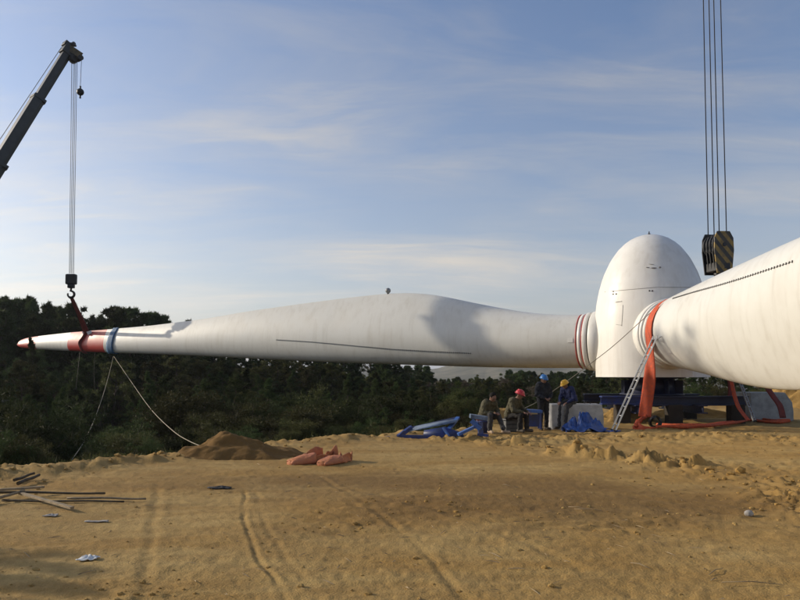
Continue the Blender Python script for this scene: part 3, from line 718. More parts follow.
mb = MB(); pth = resample([P(729, 374, 25.2), P(731, 388, 25.2), P(729.5, 404, 25.2), P(728.5, 411, 25.2)], 14)
ribbon(mb, [p - o2 for p in pth], [Vector((.22, .06, 0))] * 14, 4, .012, .012, 6); mb.build('back_webbing', M['dark_red'], vs_)
rs = empty('dark_red_sling', gp(783, 420), 'dark red sling hanging over the chamfered end of the grey concrete block', 'lifting sling'); o3 = Vector(rs.location)
mb = MB(); pth = resample([P(768, 388, 24.35), P(774, 397, 24.3), P(780, 406, 24.25), P(783, 418, 24.2)], 14)
ribbon(mb, [p - o3 for p in pth], [Vector((.26, .08, 0))] * 14, 4, .014, .012, 7); mb.build('webbing', M['dark_red'], rs)

def ladder(name, foot, top, w, n, material, label, rr=.026):
    foot = Vector(foot); top = Vector(top); w = Vector(w); e = empty(name, foot, label, 'ladder'); d = top - foot
    for s in (-.5, .5):
        mb = MB(); mb.beam(w * s, d + w * s, .035, .065, Vector((0, 1, 0)), .006); mb.build('rail', material, e)
        mb = MB(); mb.box(w * s + Vector((0, 0, -.0)), (.07, .06, .05), None, .01); mb.build('foot', M['rubber'], e)
    for i in range(n):
        p = d * ((i + .6) / n); mb = MB(); mb.cyl(p - w * .5, p + w * .5, .019, 8); mb.build('rung', material, e)
    return e
lf = gp(613.5, 431); lt = P(655.5, 336, 22.3)
la = ladder('ladder', lf + Vector((0, 0, .02)), lt, Vector((.02, .40, 0)), 11, M['alu'], 'bright aluminium ladder leaning against the root of the near blade')
mb = MB(); q = lt - lf; mb.tube([q + Vector((-.06, -.2, -.18)), q + Vector((.14, -.2, -.02)), q + Vector((.30, -.2, -.12))], .014, 6); mb.tube([q + Vector((-.06, .2, -.18)), q + Vector((.14, .2, -.02)), q + Vector((.30, .2, -.12))], .014, 6)
mb.cyl(q + Vector((.3, -.22, -.12)), q + Vector((.3, .22, -.12)), .015, 8); mb.build('top_hook', M['alu'], la)
l2 = gp(754, 422); ladder('ladder', P(754.5, 421, 23.4), P(737, 374, 24.4), Vector((.22, .30, 0)), 9, M['alu_dull'], 'dull grey ladder standing in the shade behind the near blade by the concrete block')

def rope(name, pts, r, material, label, n=40, cat='rope'):
    pts = resample(pts, n); o = pts[0]; mb = MB(); mb.tube([p - o for p in pts], r, 6); ob = mb.build(name, material); ob.location = o
    return tag(ob, label, cat)
# tag line from the near blade's root to the workers
rope('tag_line', [Vector((9.42 - .55, 23.35, RZ2 + 1.02)), P(640, 322, 23.2), P(612, 347, 22.6), P(580, 371.5, 22.0), P(556, 389, 21.6), P(536, 402.5, 21.2), P(518, 411, 21.0)], .013, M['rope'], 'thin pale tag line running from the near blade root down behind the workers', 60)
tipz = lambda px, py: P(px, py, HUB.y + s_at(px, ROTA) * math.sin(ROTA))
def nblade(px, py, out=.02):
    s = s_at(px, ROTA) - S0; z = tipz(px, py).z - Z0; q = surf(rings1, S1, s, z); q.y += out
    w = Vector(bl1.location) + Matrix.Rotation(ROTA, 3, 'Z') @ q; return w + Vector(rotor.location)
ROPE1 = [(130, 380, 29), (150, 408, 22), (172, 430, 17.8), (190, 441.5, 16.2), (208, 448.5, 15.2)]
ROPE2 = [(107, 382, 34), (98, 410, 28), (86, 438, 22), (71, 461, 17)]
k0 = nblade(114.5, 354, .02) + Vector((0, -.05, -.15))
rope('guide_rope', [k0, *[P(a, b, c) for a, b, c in ROPE1]], .0095, M['rope'], 'pale rope sagging from the blue strap on the blade to the heap of earth')
rope('guide_rope', [k0 + Vector((-.03, 0, 0)), *[P(a, b, c) for a, b, c in ROPE2]], .0095, M['rope'], 'pale rope dropping from the blue strap on the blade towards the bushes')
rope('guide_rope', [nblade(80, 352), P(78, 370, 40), P(73, 410, 38), P(66, 440, 34), P(47, 470, 27)], .010, M['rope_dark'], 'faint dark rope hanging from the red band on the blade')
rope('guide_rope', [nblade(96, 352), P(94, 375, 41), P(97, 410, 39), P(103, 452, 34)], .009, M['rope_dark'], 'faint slack rope hanging between the red band and the pale guide rope')

# blue strap round the outer blade
def girdle(px0, px1, px2, px3, name, material, label, cat, thick, bulge):
    """a band round blade 1 between slanted lines: top edge px0..px1, bottom edge px2..px3"""
    n = len(rings1[0]); g = []
    for f in np.linspace(0, 1, 5):
        row = []
        for j in list(range(n)) + [0]:
            # local v from 0 (bottom) to 1 (top)
            v = (1 - math.cos(math.pi * (j if j < n // 2 + 1 else n - j) / (n // 2))) / 2
            px = (px2 + (px3 - px2) * f) * (1 - v) + (px0 + (px1 - px0) * f) * v
            s = s_at(px, ROTA) - S0; i = int(np.clip(np.searchsorted(S1, s), 1, len(S1) - 1)); u = (s - S1[i - 1]) / (S1[i] - S1[i - 1])
            p = Vector(rings1[i - 1][j]) * (1 - u) + Vector(rings1[i][j]) * u
            cz = (rings1[i][0][2] + rings1[i][n // 2][2]) / 2; cy = 0
            d = Vector((0, p.y - cy, (p.z - cz) * .5)); d = d.normalized() if d.length > 1e-6 else Vector((0, 0, 1))
            row.append(p + d * (bulge + .012 * math.sin(j * 1.7 + f * 9)))
        g.append(row)
    mb = MB(); mb.sheet(g, thick)
    ob = mb.build(name, material); ob.matrix_world = Matrix.Translation(rotor.location) @ Matrix.Translation(bl1.location) @ Matrix.Rotation(ROTA, 4, 'Z')
    return tag(ob, label, cat)
girdle(113, 118, 109.5, 116.5, 'blue_strap', M['blue_strap'], 'blue webbing strap tied round the blade beside the red band', 'strap', .02, .06)

# ------------------------------------------------------------------ left crane
HKY = 40.3
tipc = P(69, 50, 38.5); lowc = P(0, 161, 35.85); bdir = (tipc - lowc).normalized()
foot_c = lowc - bdir * ((lowc.z - 1.2) / bdir.z)
cr = empty('mobile_crane', (foot_c.x, foot_c.y, gz(foot_c.x, foot_c.y)), 'dark telescopic crane boom reaching in over the trees at the left', 'crane'); oc = Vector(cr.location)
fwd = bdir; upv = (Vector((0, 0, 1)) - fwd * fwd.z).normalized(); sidev = fwd.cross(upv)
def BM(p): return Matrix.Translation(p) @ Matrix((sidev, upv, fwd)).transposed().to_4x4()
Lb = (tipc - foot_c).length
def boom_sec(name, a, b, w, h, col=True):
    mb = MB(); prof = [(-w / 2, h * .5), (w / 2, h * .5), (w / 2, -h * .18), (w * .28, -h * .5), (-w * .28, -h * .5), (-w / 2, -h * .18)]
    m = BM(foot_c - oc); A = [mb.b.verts.new(m @ Vector((x, y, a))) for x, y in prof]; B = [mb.b.verts.new(m @ Vector((x, y, b))) for x, y in prof]
    for i in range(6): mb.b.faces.new((A[i], A[(i + 1) % 6], B[(i + 1) % 6], B[i]))
    mb.b.faces.new(A[::-1]); mb.b.faces.new(B)
    o = mb.build(name, M['boom'], cr)
    if col:
        k = MB(); k.box((0, h * .02, b - .12), (w + .06, h + .05, .18), None, .02, m); k.box((0, -h * .54, b - .1), (w * .35, .08, .16), None, .02, m); k.build('section_collar', M['boom'], cr)
    return o
d2 = (P(0, 161, 35.85) - foot_c).dot(fwd) - .1; d1 = (P(39, 98, 37.35) - foot_c).dot(fwd)
boom_sec('boom_section', 0, d2 * .55, 1.0, 1.05); boom_sec('boom_section', d2 * .5, d2, .74, .80); boom_sec('boom_section', d2 - .5, d1, .58, .63); boom_sec('boom_section', d1 - .5, Lb - .35, .44, .48, False)
hm = BM(foot_c - oc)
mb = MB(); mb.box((0, .03, Lb - .1), (.54, .60, .6), None, .03, hm); mb.box((0, .26, Lb + .16), (.44, .30, .30), None, .03, hm); mb.build('boom_head', M['boom'], cr)
mb = MB()
for s in (-.22, .22):
    mb.beam(hm @ Vector((s, .1, Lb)), tipc - oc + sidev * s + Vector((.62, -.05, -.42)), .05, .34)
mb.build('head_bracket', M['crane_yellow'], cr)
shc = tipc - oc + Vector((.30, 0, -.50)); sh2 = tipc - oc + Vector((.62, -.04, -.50))
for c_, r_ in ((shc, .24), (sh2, .15)):
    mb = MB(); mb.cyl(c_ - sidev * .2, c_ + sidev * .2, r_, 20); mb.build('sheave', M['dark_steel'], cr)
mb = MB(); q_ = P(69.6, 44.6, 38.5) - oc; mb.box(q_, (.64, .34, .11), None, .02); mb.box(q_ + Vector((.25, 0, .07)), (.13, .2, .12), None, .02); mb.build('top_plate', M['dark_steel'], cr)
mb = MB()
mb.tube([hm @ Vector((.1, .55, d1 - 4)), hm @ Vector((.1, .40, Lb - .25))], .018, 6); mb.build('luffing_line', M['cable_sunlit'], cr)
# superstructure and carrier under the boom foot, behind the trees
yaw = math.atan2(fwd.y, fwd.x); cm = Matrix.Translation(foot_c - oc) @ Matrix.Rotation(yaw, 4, 'Z')
mb = MB(); mb.box((-.6, 0, -.55), (5.2, 2.5, .5), None, .05, cm); mb.box((-2.6, 0, .0), (1.3, 2.5, 1.0), None, .08, cm); mb.box((-.2, .55, .1), (1.2, .12, 1.3), None, .02, cm); mb.box((-.2, -.55, .1), (1.2, .12, 1.3), None, .02, cm); mb.build('superstructure', M['crane_yellow'], cr)
mb = MB(); mb.box((1.1, 1.6, .2), (1.7, .8, 1.5), None, .1, cm); mb.build('cab', M['crane_yellow'], cr)
mb = MB(); mb.box((1.1, 1.6, -1.25), (10.5, 2.4, .55), None, .05, cm); mb.build('carrier', M['boom'], cr)
for i in range(4):
    for s in (-1.15, 1.15):
        c_ = cm @ Vector((-3.2 + i * 2.6, 1.6 + s, -1.75)); mb = MB(); ax = (cm.to_3x3() @ Vector((0, 1, 0))) * .18; mb.cyl(c_ - ax, c_ + ax, .55, 24); mb.build('wheel', M['rubber'], cr)
# hoist lines
hbk = P(71.3, 279, HKY); obt = hbk + Vector((0, 0, .32))
for (dx0, dx1, key) in [(-.13, -.12, 'cable'), (-.03, -.06, 'cable_sunlit'), (.03, .0, 'cable_sunlit'), (.09, .06, 'cable_sunlit'), (.17, .13, 'cable')]:
    mb = MB(); mb.tube([shc + oc + Vector((dx0, 0, -.1)) - oc, obt + Vector((dx1, 0, 0)) - oc],   .015 if key == 'cable' else .013, 6); mb.build('hoist_line', M[key], cr)
hk = empty('hook_block', obt, 'small black crane hook block hanging over the outer end of the blade', 'crane hook')
def hook_shape(mb, c, r, t, ax=Vector((1, 0, 0)), up=Vector((0, 0, 1))):
    pts = [c + up * (r * 2.3), c + up * (r * 1.5)]
    for a in np.linspace(100, -200, 18): pts.append(c + ax * (r * math.cos(R(a))) + up * (r * math.sin(R(a))))
    mb.tube(pts, [t * .8, t * .8] + [t * (1.0 if 3 < i < 13 else .75) * (1 - .03 * max(0, i - 12)) for i in range(18)], 10)
mb = MB(); mb.box((0, 0, -.34), (.60, .34, .62), None, .09); mb.build('cheek_plates', M['black_iron'], hk)
mb = MB(); mb.cyl((-.33, 0, -.25), (.33, 0, -.25), .05, 12); mb.build('sheave_pin', M['dark_steel'], hk)
mb = MB(); mb.box((0, 0, -.74), (.36, .26, .24), None, .05); mb.build('crosshead', M['black_iron'], hk)
mb = MB(); hook_shape(mb, Vector((0, 0, -1.22)), .19, .075); mb.build('hook', M['black_iron'], hk)
hb_ = empty('headache_ball', P(80.3, 92, 38.5), 'small dark headache ball hanging on a single line beside the boom head', 'crane ball')
mb = MB(); mb.ball((0, 0, 0), .20, 3); mb.build('ball', M['black_iron'], hb_)
for za, zb2 in ((-.36, -.15), (.15, .34)):
    mb = MB(); mb.cyl((0, 0, za), (0, 0, zb2), .05, 8); mb.build('swivel', M['black_iron'], hb_)
mb = MB(); mb.tube([sh2 + Vector((.12, 0, 0)), P(80.3, 88, 38.5) - oc], .014, 6); mb.build('whip_line', M['cable'], cr)
sling_top = obt + Vector((.02, 0, -1.40)); sg = empty('red_sling', sling_top, 'dark red lifting sling from the small crane hook to the red band of the blade', 'lifting sling')
e1 = nblade(87.5, 333, .03); e1b = nblade(86, 345, .05); e1c = nblade(84.5, 352, .04)
mb = MB(); pth = resample([sling_top, sling_top.lerp(e1, .5) + Vector((.05, 0, -.05)), e1 + Vector((0, -.06, .06))], 16)
ribbon(mb, [p - sling_top for p in pth], [Vector((.16 + .012 * i, .05, .06)) for i in range(16)], 3, .03, .01, 4)
mb.build('webbing', M['dark_red'], sg)
mb = MB(); pth = resample([e1 + Vector((0, -.06, .06)), nblade(87, 337, .07), nblade(84.5, 343, .07), nblade(85.5, 351, .06), nblade(86, 353.5, .0)], 14); ribbon(mb, [p - sling_top for p in pth], [Vector((.20, .10, 0))] * 14, 3, .03, .012, 2); mb.build('choke_loop', M['dark_red'], sg)
for (px, py, dz) in [(86.2, 332.2, .03), (91.2, 332.4, .02)]:
    mb = MB(); q = nblade(px, py + .8, .05) - sling_top; mb.box(q + Vector((0, -.03, dz)), (.26, .10, .20), Matrix.Rotation(R(-25), 3, 'Y'), .02); mb.build('edge_pad', M['plastic_white'], sg)

# ------------------------------------------------------------------ right crane and its hook block
RY = 27.5
rb = P(718.2, 275, RY); rc = empty('crawler_crane', (46, 58, gz(46, 58)), 'tall crane whose four hoist cables hang down above the near blade', 'crane'); orc = Vector(rc.location)
headz = 46.0; bz = P(718.2, 236, RY)
hd = Vector((bz.x, RY, headz)); ft = Vector((46, 58, 1.5))
bd = (hd - ft).normalized(); bu = bd.orthogonal().normalized(); bs = bd.cross(bu); LB = (hd - ft).length
mb = MB(); w = .8
for sx in (-1, 1):
    for sy in (-1, 1): mb.beam(ft - orc + bu * w * sx + bs * w * sy, hd - orc + (bu * sx + bs * sy) * .35, .12, .12)
nseg = 22; prev = None
for i in range(nseg + 1):
    f = i / nseg; c_ = ft.lerp(hd, f) - orc; ww = w * (1 - f) + .35 * f; cs = [c_ + bu * ww * sx + bs * ww * sy for sx, sy in ((-1, -1), (1, -1), (1, 1), (-1, 1))]
    for k in range(4):
        mb.beam(cs[k], cs[(k + 1) % 4], .05, .05)
        if prev: mb.beam(prev[k], cs[(k + 1) % 4], .05, .05)
    prev = cs
mb.build('lattice_boom', M['crane_yellow'], rc)
mb = MB(); mb.box((0, 2, 1.6), (3, 5, 2.2), None, .1); mb.build('superstructure', M['crane_yellow'], rc)
for s in (-1, 1):
    mb = MB(); mb.box((s * 1.9, 0, .5), (.9, 6, 1.0), None, .3); mb.build('crawler_track', M['black_iron'], rc)
for (px) in (708.2, 714.2, 719.3, 726.6):
    d0 = P(px, 237, RY); mb = MB(); mb.tube([d0 - orc, Vector((d0.x - (d0.x - hd.x) * .2 - .12, RY, headz)) - orc], .020, 6); mb.build('hoist_cable', M['cable'], rc)

def hazard_mat():
    m = bpy.data.materials.new('hazard_stripes'); m.use_nodes = True; t = NT(m.node_tree); b = t.n['Principled BSDF']; b.inputs['Roughness'].default_value = .5
    o = t.add('ShaderNodeTexCoord').outputs['Object']; s = t.add('ShaderNodeSeparateXYZ'); t.lk(o, s.inputs[0])
    v = t.math('FRACT', t.math('MULTIPLY', t.math('ADD', t.math('ADD', s.outputs[2], t.math('MULTIPLY', s.outputs[0], 1.05)), 10.07), 2.1))
    f = t.math('GREATER_THAN', v, .5)
    n = t.ramp(t.noise(o, 5, 6, .65), [(.35, .3), (.62, 1)])
    c = t.mix(f, (.022, .019, .015), (.33, .205, .028)); c = t.mix(t.math('SUBTRACT', 1.0, n, True), c, (.07, .055, .035)); t.lk(c, b.inputs['Base Color']); return m
M['hazard'] = hazard_mat()
yb = R(14)
hbk2 = empty('hook_block', P(717.8, 254, RY), 'large crane hook block with yellow and black hazard stripes hanging above the near blade', 'crane hook', rot=(0, 0, yb))
def cheek(y, material, name, sc=1.0):
    pr = [(-.30, .84), (.27, .86), (.43, .60), (.45, .1), (.34, -.80), (-.34, -.82), (-.45, .1), (-.43, .58)]
    mb = MB(); A = [mb.b.verts.new((x * sc, y - .02, z * sc)) for x, z in pr]; B = [mb.b.verts.new((x * sc, y + .02, z * sc)) for x, z in pr]; n = len(pr)
    mb.b.faces.new(A); mb.b.faces.new(B[::-1])
    for i in range(n): mb.b.faces.new((A[i], B[i], B[(i + 1) % n], A[(i + 1) % n]))
    return mb.build(name, material, hbk2)
cheek(-.36, M['hazard'], 'cheek_plate'); cheek(.36, M['black_iron'], 'cheek_plate')
for k in range(4):
    y = -.27 + k * .18; mb = MB(); mb.cyl((0, y - .055, .32), (0, y + .055, .32), .44, 28); mb.cyl((0, y - .03, .32), (0, y + .03, .32), .47, 28); mb.build('sheave', M['dark_steel'], hbk2)
    if k < 3: cheek(y + .09, M['black_iron'], 'divider_plate', .88)
mb = MB(); mb.box((0, 0, -.55), (.62, .66, .36), None, .04); mb.build('weight', M['black_iron'], hbk2)
mb = MB(); mb.cyl((0, -.42, .32), (0, .42, .32), .08, 16); mb.build('axle', M['dark_steel'], hbk2)
mb = MB(); mb.box((.12, -.386, -.52), (.26, .01, .22), None, .003); mb.build('data_plate', M['dark_steel'], hbk2)
mb = MB(); mb.cyl((0, 0, -1.0), (0, 0, -.7), .13, 16, .2); mb.box((0, 0, -1.02), (.5, .2, .2), None, .04); hook_shape(mb, Vector((0, 0, -1.62)), .26, .1); mb.build('hook', M['black_iron'], hbk2)

# ------------------------------------------------------------------ blocks, frames, tarpaulin and covers on the ground
def block_mesh(w, d, h, ch):
    """a chamfered concrete block with slightly uneven faces, origin at its base centre"""
    mb = MB(); mb.box((0, 0, h / 2), (w, d, h), None, .035)
    bmesh.ops.subdivide_edges(mb.b, edges=mb.b.edges[:], cuts=2, use_grid_fill=True)
    for v in mb.b.verts:
        if v.co.z > h * .6 and v.co.x > w * .5 - .05: v.co.x -= ch * (v.co.z - h * .6) / (h * .4)
        v.co += Vector((random.random() - .5, random.random() - .5, random.random() - .5)) * .008
    return mb
cb0 = gp(560, 430.5); cbx = P(575.5, 430, cb0.y + .62); zgb = gz(cbx.x, cbx.y)
cbl = empty('concrete_block', (cbx.x, cbx.y, zgb - .04), 'pale concrete block with a sunlit top on which the worker in the yellow helmet sits', 'concrete block', rot=(0, 0, R(-6)))
BW = 50 / F * cbx.y; BH = P(575, 404.3, cbx.y - .3).z - zgb + .04
block_mesh(BW, .95, BH, .05).build('block', M['concrete'], cbl)
for xx in (-.45, .4):
    mb = MB(); mb.tube([(xx - .09, .15, BH - .02), (xx - .09, .15, BH + .05), (xx, .15, BH + .085), (xx + .09, .15, BH + .05), (xx + .09, .15, BH - .02)], .014, 8); mb.build('lifting_eye', M['dark_steel'], cbl)
g0 = gp(762, 420.5); gb_ = empty('concrete_block', (P(763, 420, g0.y + .2).x, g0.y + .2, g0.z - .03), 'grey concrete block with a chamfered end lying in the shade behind the near blade', 'concrete block', rot=(0, 0, R(8)))
block_mesh(46 / F * g0.y, 1.1, P(760, 391.5, g0.y).z - g0.z, .34).build('block', M['concrete_grey'], gb_)
mb = MB(); mb.box((.02, -.4, -.0), (.8, .12, .14), None, .01); mb.build('timber_skid', M['wood_dark'], gb_)

# big blue trough-shaped steel cradle
c0 = gp(429, 437); YB = c0.y
fr = empty('steel_cradle', c0, 'long low blue steel cradle with a tilted pale plate', 'steel cradle'); of = Vector(fr.location)
def Q(px, py, dy=0): return P(px, py, YB + dy) - of
mb = MB(); mb.sheet([[Q(409, 431, .3), Q(416, 426, .9)], [Q(434, 426, .3), Q(438, 421.6, .95)], [Q(457, 421.5, .3), Q(458.5, 417.6, 1.0)]], .02); mb.build('tilted_plate', M['blue_grey'], fr)
mb = MB(); mb.beam(Q(398, 436.8, .0), Q(411, 427.5, .55), .07, .10); mb.beam(Q(398, 436.8, .0), Q(404, 431, .1), .05, .06); mb.build('end_strut', M['blue_steel'], fr)
mb = MB(); mb.beam(Q(411, 428.2, .95), Q(458, 417.8, 1.05), .06, .06); mb.build('back_rail', M['blue_steel'], fr)
mb = MB(); mb.beam(Q(397, 437, .05), Q(431, 437.2, .0), .08, .10); mb.beam(Q(431, 437.2, .0), Q(463, 434.6, .1), .08, .10); mb.build('base_rail', M['blue_steel'], fr)
mb = MB(); mb.sheet([[Q(424, 430.5, .12), Q(423, 437, .06)], [Q(444, 427, .12), Q(442, 437, .06)], [Q(462, 433, .12), Q(464, 436.8, .06)]], .025); mb.build('side_plate', M['blue_steel'], fr)
mb = MB(); mb.beam(Q(448, 430, .15), Q(458, 417.5, .9), .10, .05); mb.build('brace', M['blue_bright'], fr)
mb = MB(); mb.beam(Q(443, 427.5, .05), Q(449, 436.5, -.03), .07, .05); mb.build('brace', M['blue_bright'], fr)
mb = MB(); mb.beam(Q(444, 427.5, .2), Q(461, 435, .05), .06, .05); mb.build('brace', M['blue_steel'], fr)
mb = MB(); mb.box(Q(388.5, 437.2, .1), (.22, .2, .06), None, .01); mb.build('foot_plate', M['blue_steel'], fr)
# second, smaller blue piece
c1 = gp(474, 436.5); fb = empty('steel_bracket', c1, 'bright blue steel bracket with a slanting arm beside the bare headed worker', 'steel bracket'); of = Vector(fb.location); YB = c1.y
mb = MB(); mb.beam(Q(458, 434.5, .0), Q(478, 425.2, .1), .13, .06); mb.build('arm', M['blue_bright'], fb)
mb = MB(); mb.beam(Q(471.5, 420.5, .1), Q(480.5, 429, .05), .16, .10); mb.build('clamp', M['blue_bright'], fb)
mb = MB(); mb.beam(Q(480, 422.5, .15), Q(480.8, 434, .1), .10, .10); mb.beam(Q(478, 434.2, .1), Q(488, 435.5, .0), .12, .06); mb.build('upright', M['blue_steel'], fb)
mb = MB(); mb.box(Q(478.5, 417.2, .45), (.42, .35, .10), Matrix.Rotation(R(8), 3, 'Y'), .01); mb.build('top_plate', M['blue_grey'], fb)
c2 = gp(486, 433.5); tb = empty('blue_tub', c2 + Vector((0, .25, 0)), 'dark blue tub under the bare headed worker', 'tub')
mb = MB(); mb.lathe([(.02, .0), (.19, .0), (.22, .30), (.235, .31), (.235, .335), (.21, .335), (.20, .05), (.02, .045)], 24); mb.build('tub', M['blue_steel'], tb)
rbag = empty('red_bag', tb.location + Vector((-.12, -.10, .31)), 'crumpled dull red bag on the dark blue tub', 'bag')
mb = MB(); mb.ball((0, 0, .08), .12, 3, (1.15, .8, .75)); mb.ball((.07, .03, .12), .08, 2, (1, .7, .8)); remesh(mb.build('bag', M['dark_red'], rbag), .015, 2)
mb = MB(); mb.tube([(-.06, 0, .15), (-.03, -.02, .21), (.04, -.02, .21), (.07, 0, .16)], .01, 6); mb.build('handle', M['dark_red'], rbag)
c3 = gp(533, 430); YB = c3.y + .4; bx = empty('blue_bench', (P(533, 430, YB).x, YB, c3.z), 'blue topped steel bench between the red helmet and the blue helmet', 'bench')
ht = P(533, 411, YB).z - c3.z
mb = MB(); mb.box((0, 0, ht), (.50, .40, .09), Matrix.Rotation(R(3), 3, 'Y'), .012); mb.build('top', M['blue_bright'], bx)
for xx in (-.2, .2):
    for yy in (-.15, .15):
        mb = MB(); mb.beam((xx, yy, 0), (xx, yy, ht - .047), .05, .05); mb.build('leg', M['blue_steel'], bx)
mb = MB(); mb.box((0, .12, ht * .45), (.38, .02, ht * .7), None, .004); mb.build('back_panel', M['blue_steel'], bx)
# low grey crate the red-helmeted worker sits on
c4 = gp(514, 432.5); gc = empty('grey_crate', (c4.x, c4.y + .25, c4.z), 'low grey crate under the worker in the red helmet', 'crate', rot=(0, 0, R(10)))
for i in range(3):
    mb = MB(); mb.box((0, -.17, .06 + i * .105), (.50, .03, .088), None, .006); mb.build('slat', M['crate'], gc)
    mb = MB(); mb.box((0, .17, .06 + i * .105), (.50, .03, .088), None, .006); mb.build('slat', M['crate'], gc)
mb = MB(); mb.box((0, 0, .345), (.52, .39, .035), None, .006); mb.build('lid', M['crate'], gc)
for s in (-.235, .235):
    mb = MB(); mb.box((s, 0, .16), (.03, .305, .29), None, .005); mb.build('end_board', M['crate'], gc)

# crumpled tarpaulin
def crumple(name, c, rx, ry, h, material, label, cat, seed, n=46, rot=0, fold=7.0, spread=None):
    u = np.linspace(-1, 1, n); U, V = np.meshgrid(u, u)
    ang = np.arctan2(V, U); rr = np.maximum(np.abs(U), np.abs(V)); k = rr / np.maximum(1e-6, np.sqrt(U * U + V * V)) if False else 1
    rad = np.sqrt(U ** 2 + V ** 2)
    X = U * rx * (1 + .35 * fbm(U * 1.3 + seed, V * 1.3, 3, seed)); Y = V * ry * (1 + .35 * fbm(U * 1.4, V * 1.4 + seed, 3, seed + 3))
    ridg = 1 - 3.2 * np.abs(fbm(U * 2.6 + seed, V * 2.6, 4, seed + 7, .6))
    Z = h * np.clip(1 - rad ** 1.5, 0, 1) * (.55 + .55 * ridg) + .10 * h * (1 + np.sin(fold * ang + 5 * rad)) * np.clip(rad, 0, 1) + .012
    G = ground(X + c.x, Y + c.y)[0] - c.z
    Z = np.maximum(Z, .015) + G
    Vv = np.stack([X.ravel(), Y.ravel(), Z.ravel()], 1); i = np.arange(n - 1)[:, None] * n; j = np.arange(n - 1)[None, :]
    Fc = np.stack([i + j, i + j + 1, i + n + j + 1, i + n + j], -1).reshape(-1, 4)
    o = link(name, np_mesh(name, Vv, Fc), None, material); o.location = c; so = o.modifiers.new('t', 'SOLIDIFY'); so.thickness = .008
    return tag(o, label, cat)
tcn = gp(583, 431.5)
crumple('blue_tarpaulin', tcn, .60, .34, .62, M['blue_tarp'], 'crumpled blue tarpaulin heaped in front of the pale concrete block', 'tarpaulin', 3)
crumple('blue_cloth', gp(604, 431.8), .42, .16, .07, M['blue_tarp'], 'flat strip of blue cloth trailing to the foot of the bright ladder', 'cloth', 9, 26)

# salmon coloured blade-edge covers: a closed crumpled toe and an open, torn collar behind it
def cover(name, c, rot, L, W, H, label, seed, squash):
    e = empty(name, c, label, 'protective cover', 'salmon protective covers on the bare earth', rot=(0, 0, rot)); rnd = random.Random(seed)
    g = []
    for i in range(17):                                            # toe: a blunt half cone, flat below, dented on top
        t = i / 16; x = -L * .5 + L * .56 * t; w = W * (.20 + .30 * t ** .6); h = H * (.30 + .62 * t ** .75) * squash; row = []
        for j in range(21):
            a = R(-8 + 196 * j / 20); q = abs(math.cos(a)) ** .72 * (1 if math.cos(a) > 0 else -1); dn = 1 - .22 * math.exp(-((a - 1.25) / .3) ** 2) * t + .05 * math.sin(5 * a + 7 * t + seed)
            row.append((x + .02 * math.sin(4 * a), w * q, max(.012, h * abs(math.sin(a)) ** .8 * dn + .01 * rnd.random())))
        g.append(row)
    mb = MB(); mb.sheet(g, .014); mb.build('toe_shell', M['salmon'], e)
    mb = MB(); mb.ball((-L * .495, 0, H * .13 * squash), W * .2, 3, (.35, 1, .75)); mb.build('closed_end', M['salmon'], e)
    for sd, k in ((1, 1.0), (-1, .72)):                            # two side flaps standing up round the open collar
        g = []
        for i in range(19):
            t = i / 18; x = L * (-.02 + .54 * t); hh = H * k * (.62 + .55 * math.sin(1.3 * t + .2) + .16 * math.sin(9 * t + seed) + .08 * rnd.random()) * (1 - .35 * t * (sd < 0)); row = []
            for j in range(9):
                u = j / 8; fl = .16 * W * math.sin(u * 2.6 + 3 * t + seed) * u
                row.append((x + .03 * u * math.sin(8 * t + seed), sd * (W * (.50 - .12 * t) - .10 * W * u + fl * .6), .012 + hh * u + .012 * math.sin(11 * t + 5 * u)))
            g.append(row)
        mb = MB(); mb.sheet(g, .014); mb.build('side_flap', M['salmon'], e)
    g = []
    for i in range(9):
        t = i / 8; g.append([(L * (-.02 + .54 * t), W * (.5 - .12 * t) * v, .014 + .05 * H * abs(math.sin(6 * v + 5 * t + seed))) for v in np.linspace(-1, 1, 9)])
    mb = MB(); mb.sheet(g, .01); mb.build('sole', M['salmon'], e)
    g = []
    for i in range(9):
        t = i / 8; a = R(20 + 140 * t); g.append([(L * .52 + .05 * u, W * .40 * math.cos(a) * (1 - .2 * u), .015 + H * (.5 + .35 * math.sin(a * 2 + seed)) * u) for u in np.linspace(0, 1, 6)])
    mb = MB(); mb.sheet(g, .014); mb.build('heel_flap', M['salmon'], e)
    return e
pa = gp(309, 463.5); pb_ = gp(333, 463)
cover('protective_cover', pa, R(40), .82, .42, .215, 'left one of the two salmon protective covers, longer, lying at a slant', 3, .95)
cover('protective_cover', pb_, R(64), .80, .42, .205, 'right one of the two salmon protective covers, shorter and more crumpled', 8, .72)

# poles on the ground at the left
LIFTW = .005
def pole(a, b, r, material, label, lift=(.04, .04), square=False):
    A_ = gp(*a); B_ = gp(*b); A_ = A_ + Vector((0, 0, lift[0])); B_ = B_ + Vector((0, 0, lift[1])); mb = MB(); d = B_ - A_
    if square: mb.beam((0, 0, 0), d, r * 1.9, r * 1.1, bevel=.004)
    else: mb.tube([d * (i / 9) + Vector((0, 0, LIFTW * math.sin(i * .9 + a[0]))) for i in range(10)], [r * .8 * (1 - .03 * i + .04 * math.sin(i * 2.3)) for i in range(10)], 8)
    o = mb.build('wooden_pole', material); o.location = A_; tag(o, label, 'pole', 'wooden poles on the ground at the left')
pole((-14, 497.5), (105, 497.5), .022, M['wood_dark'], 'dark wooden pole, uppermost of the long poles lying on the ground at the left', (.07, .05))
pole((20, 498.5), (72, 511.5), .026, M['wood'], 'pale squared pole slanting down to the right in the pole pile at the left', (.07, .04), True)
pole((-16, 500.5), (44, 494.5), .026, M['wood'], 'pale plank crossing over the other poles at the left edge', (.12, .10), True)
pole((67, 502), (146, 501.2), .020, M['wood'], 'pale thin pole whose tip points farthest right', (.05, .03))
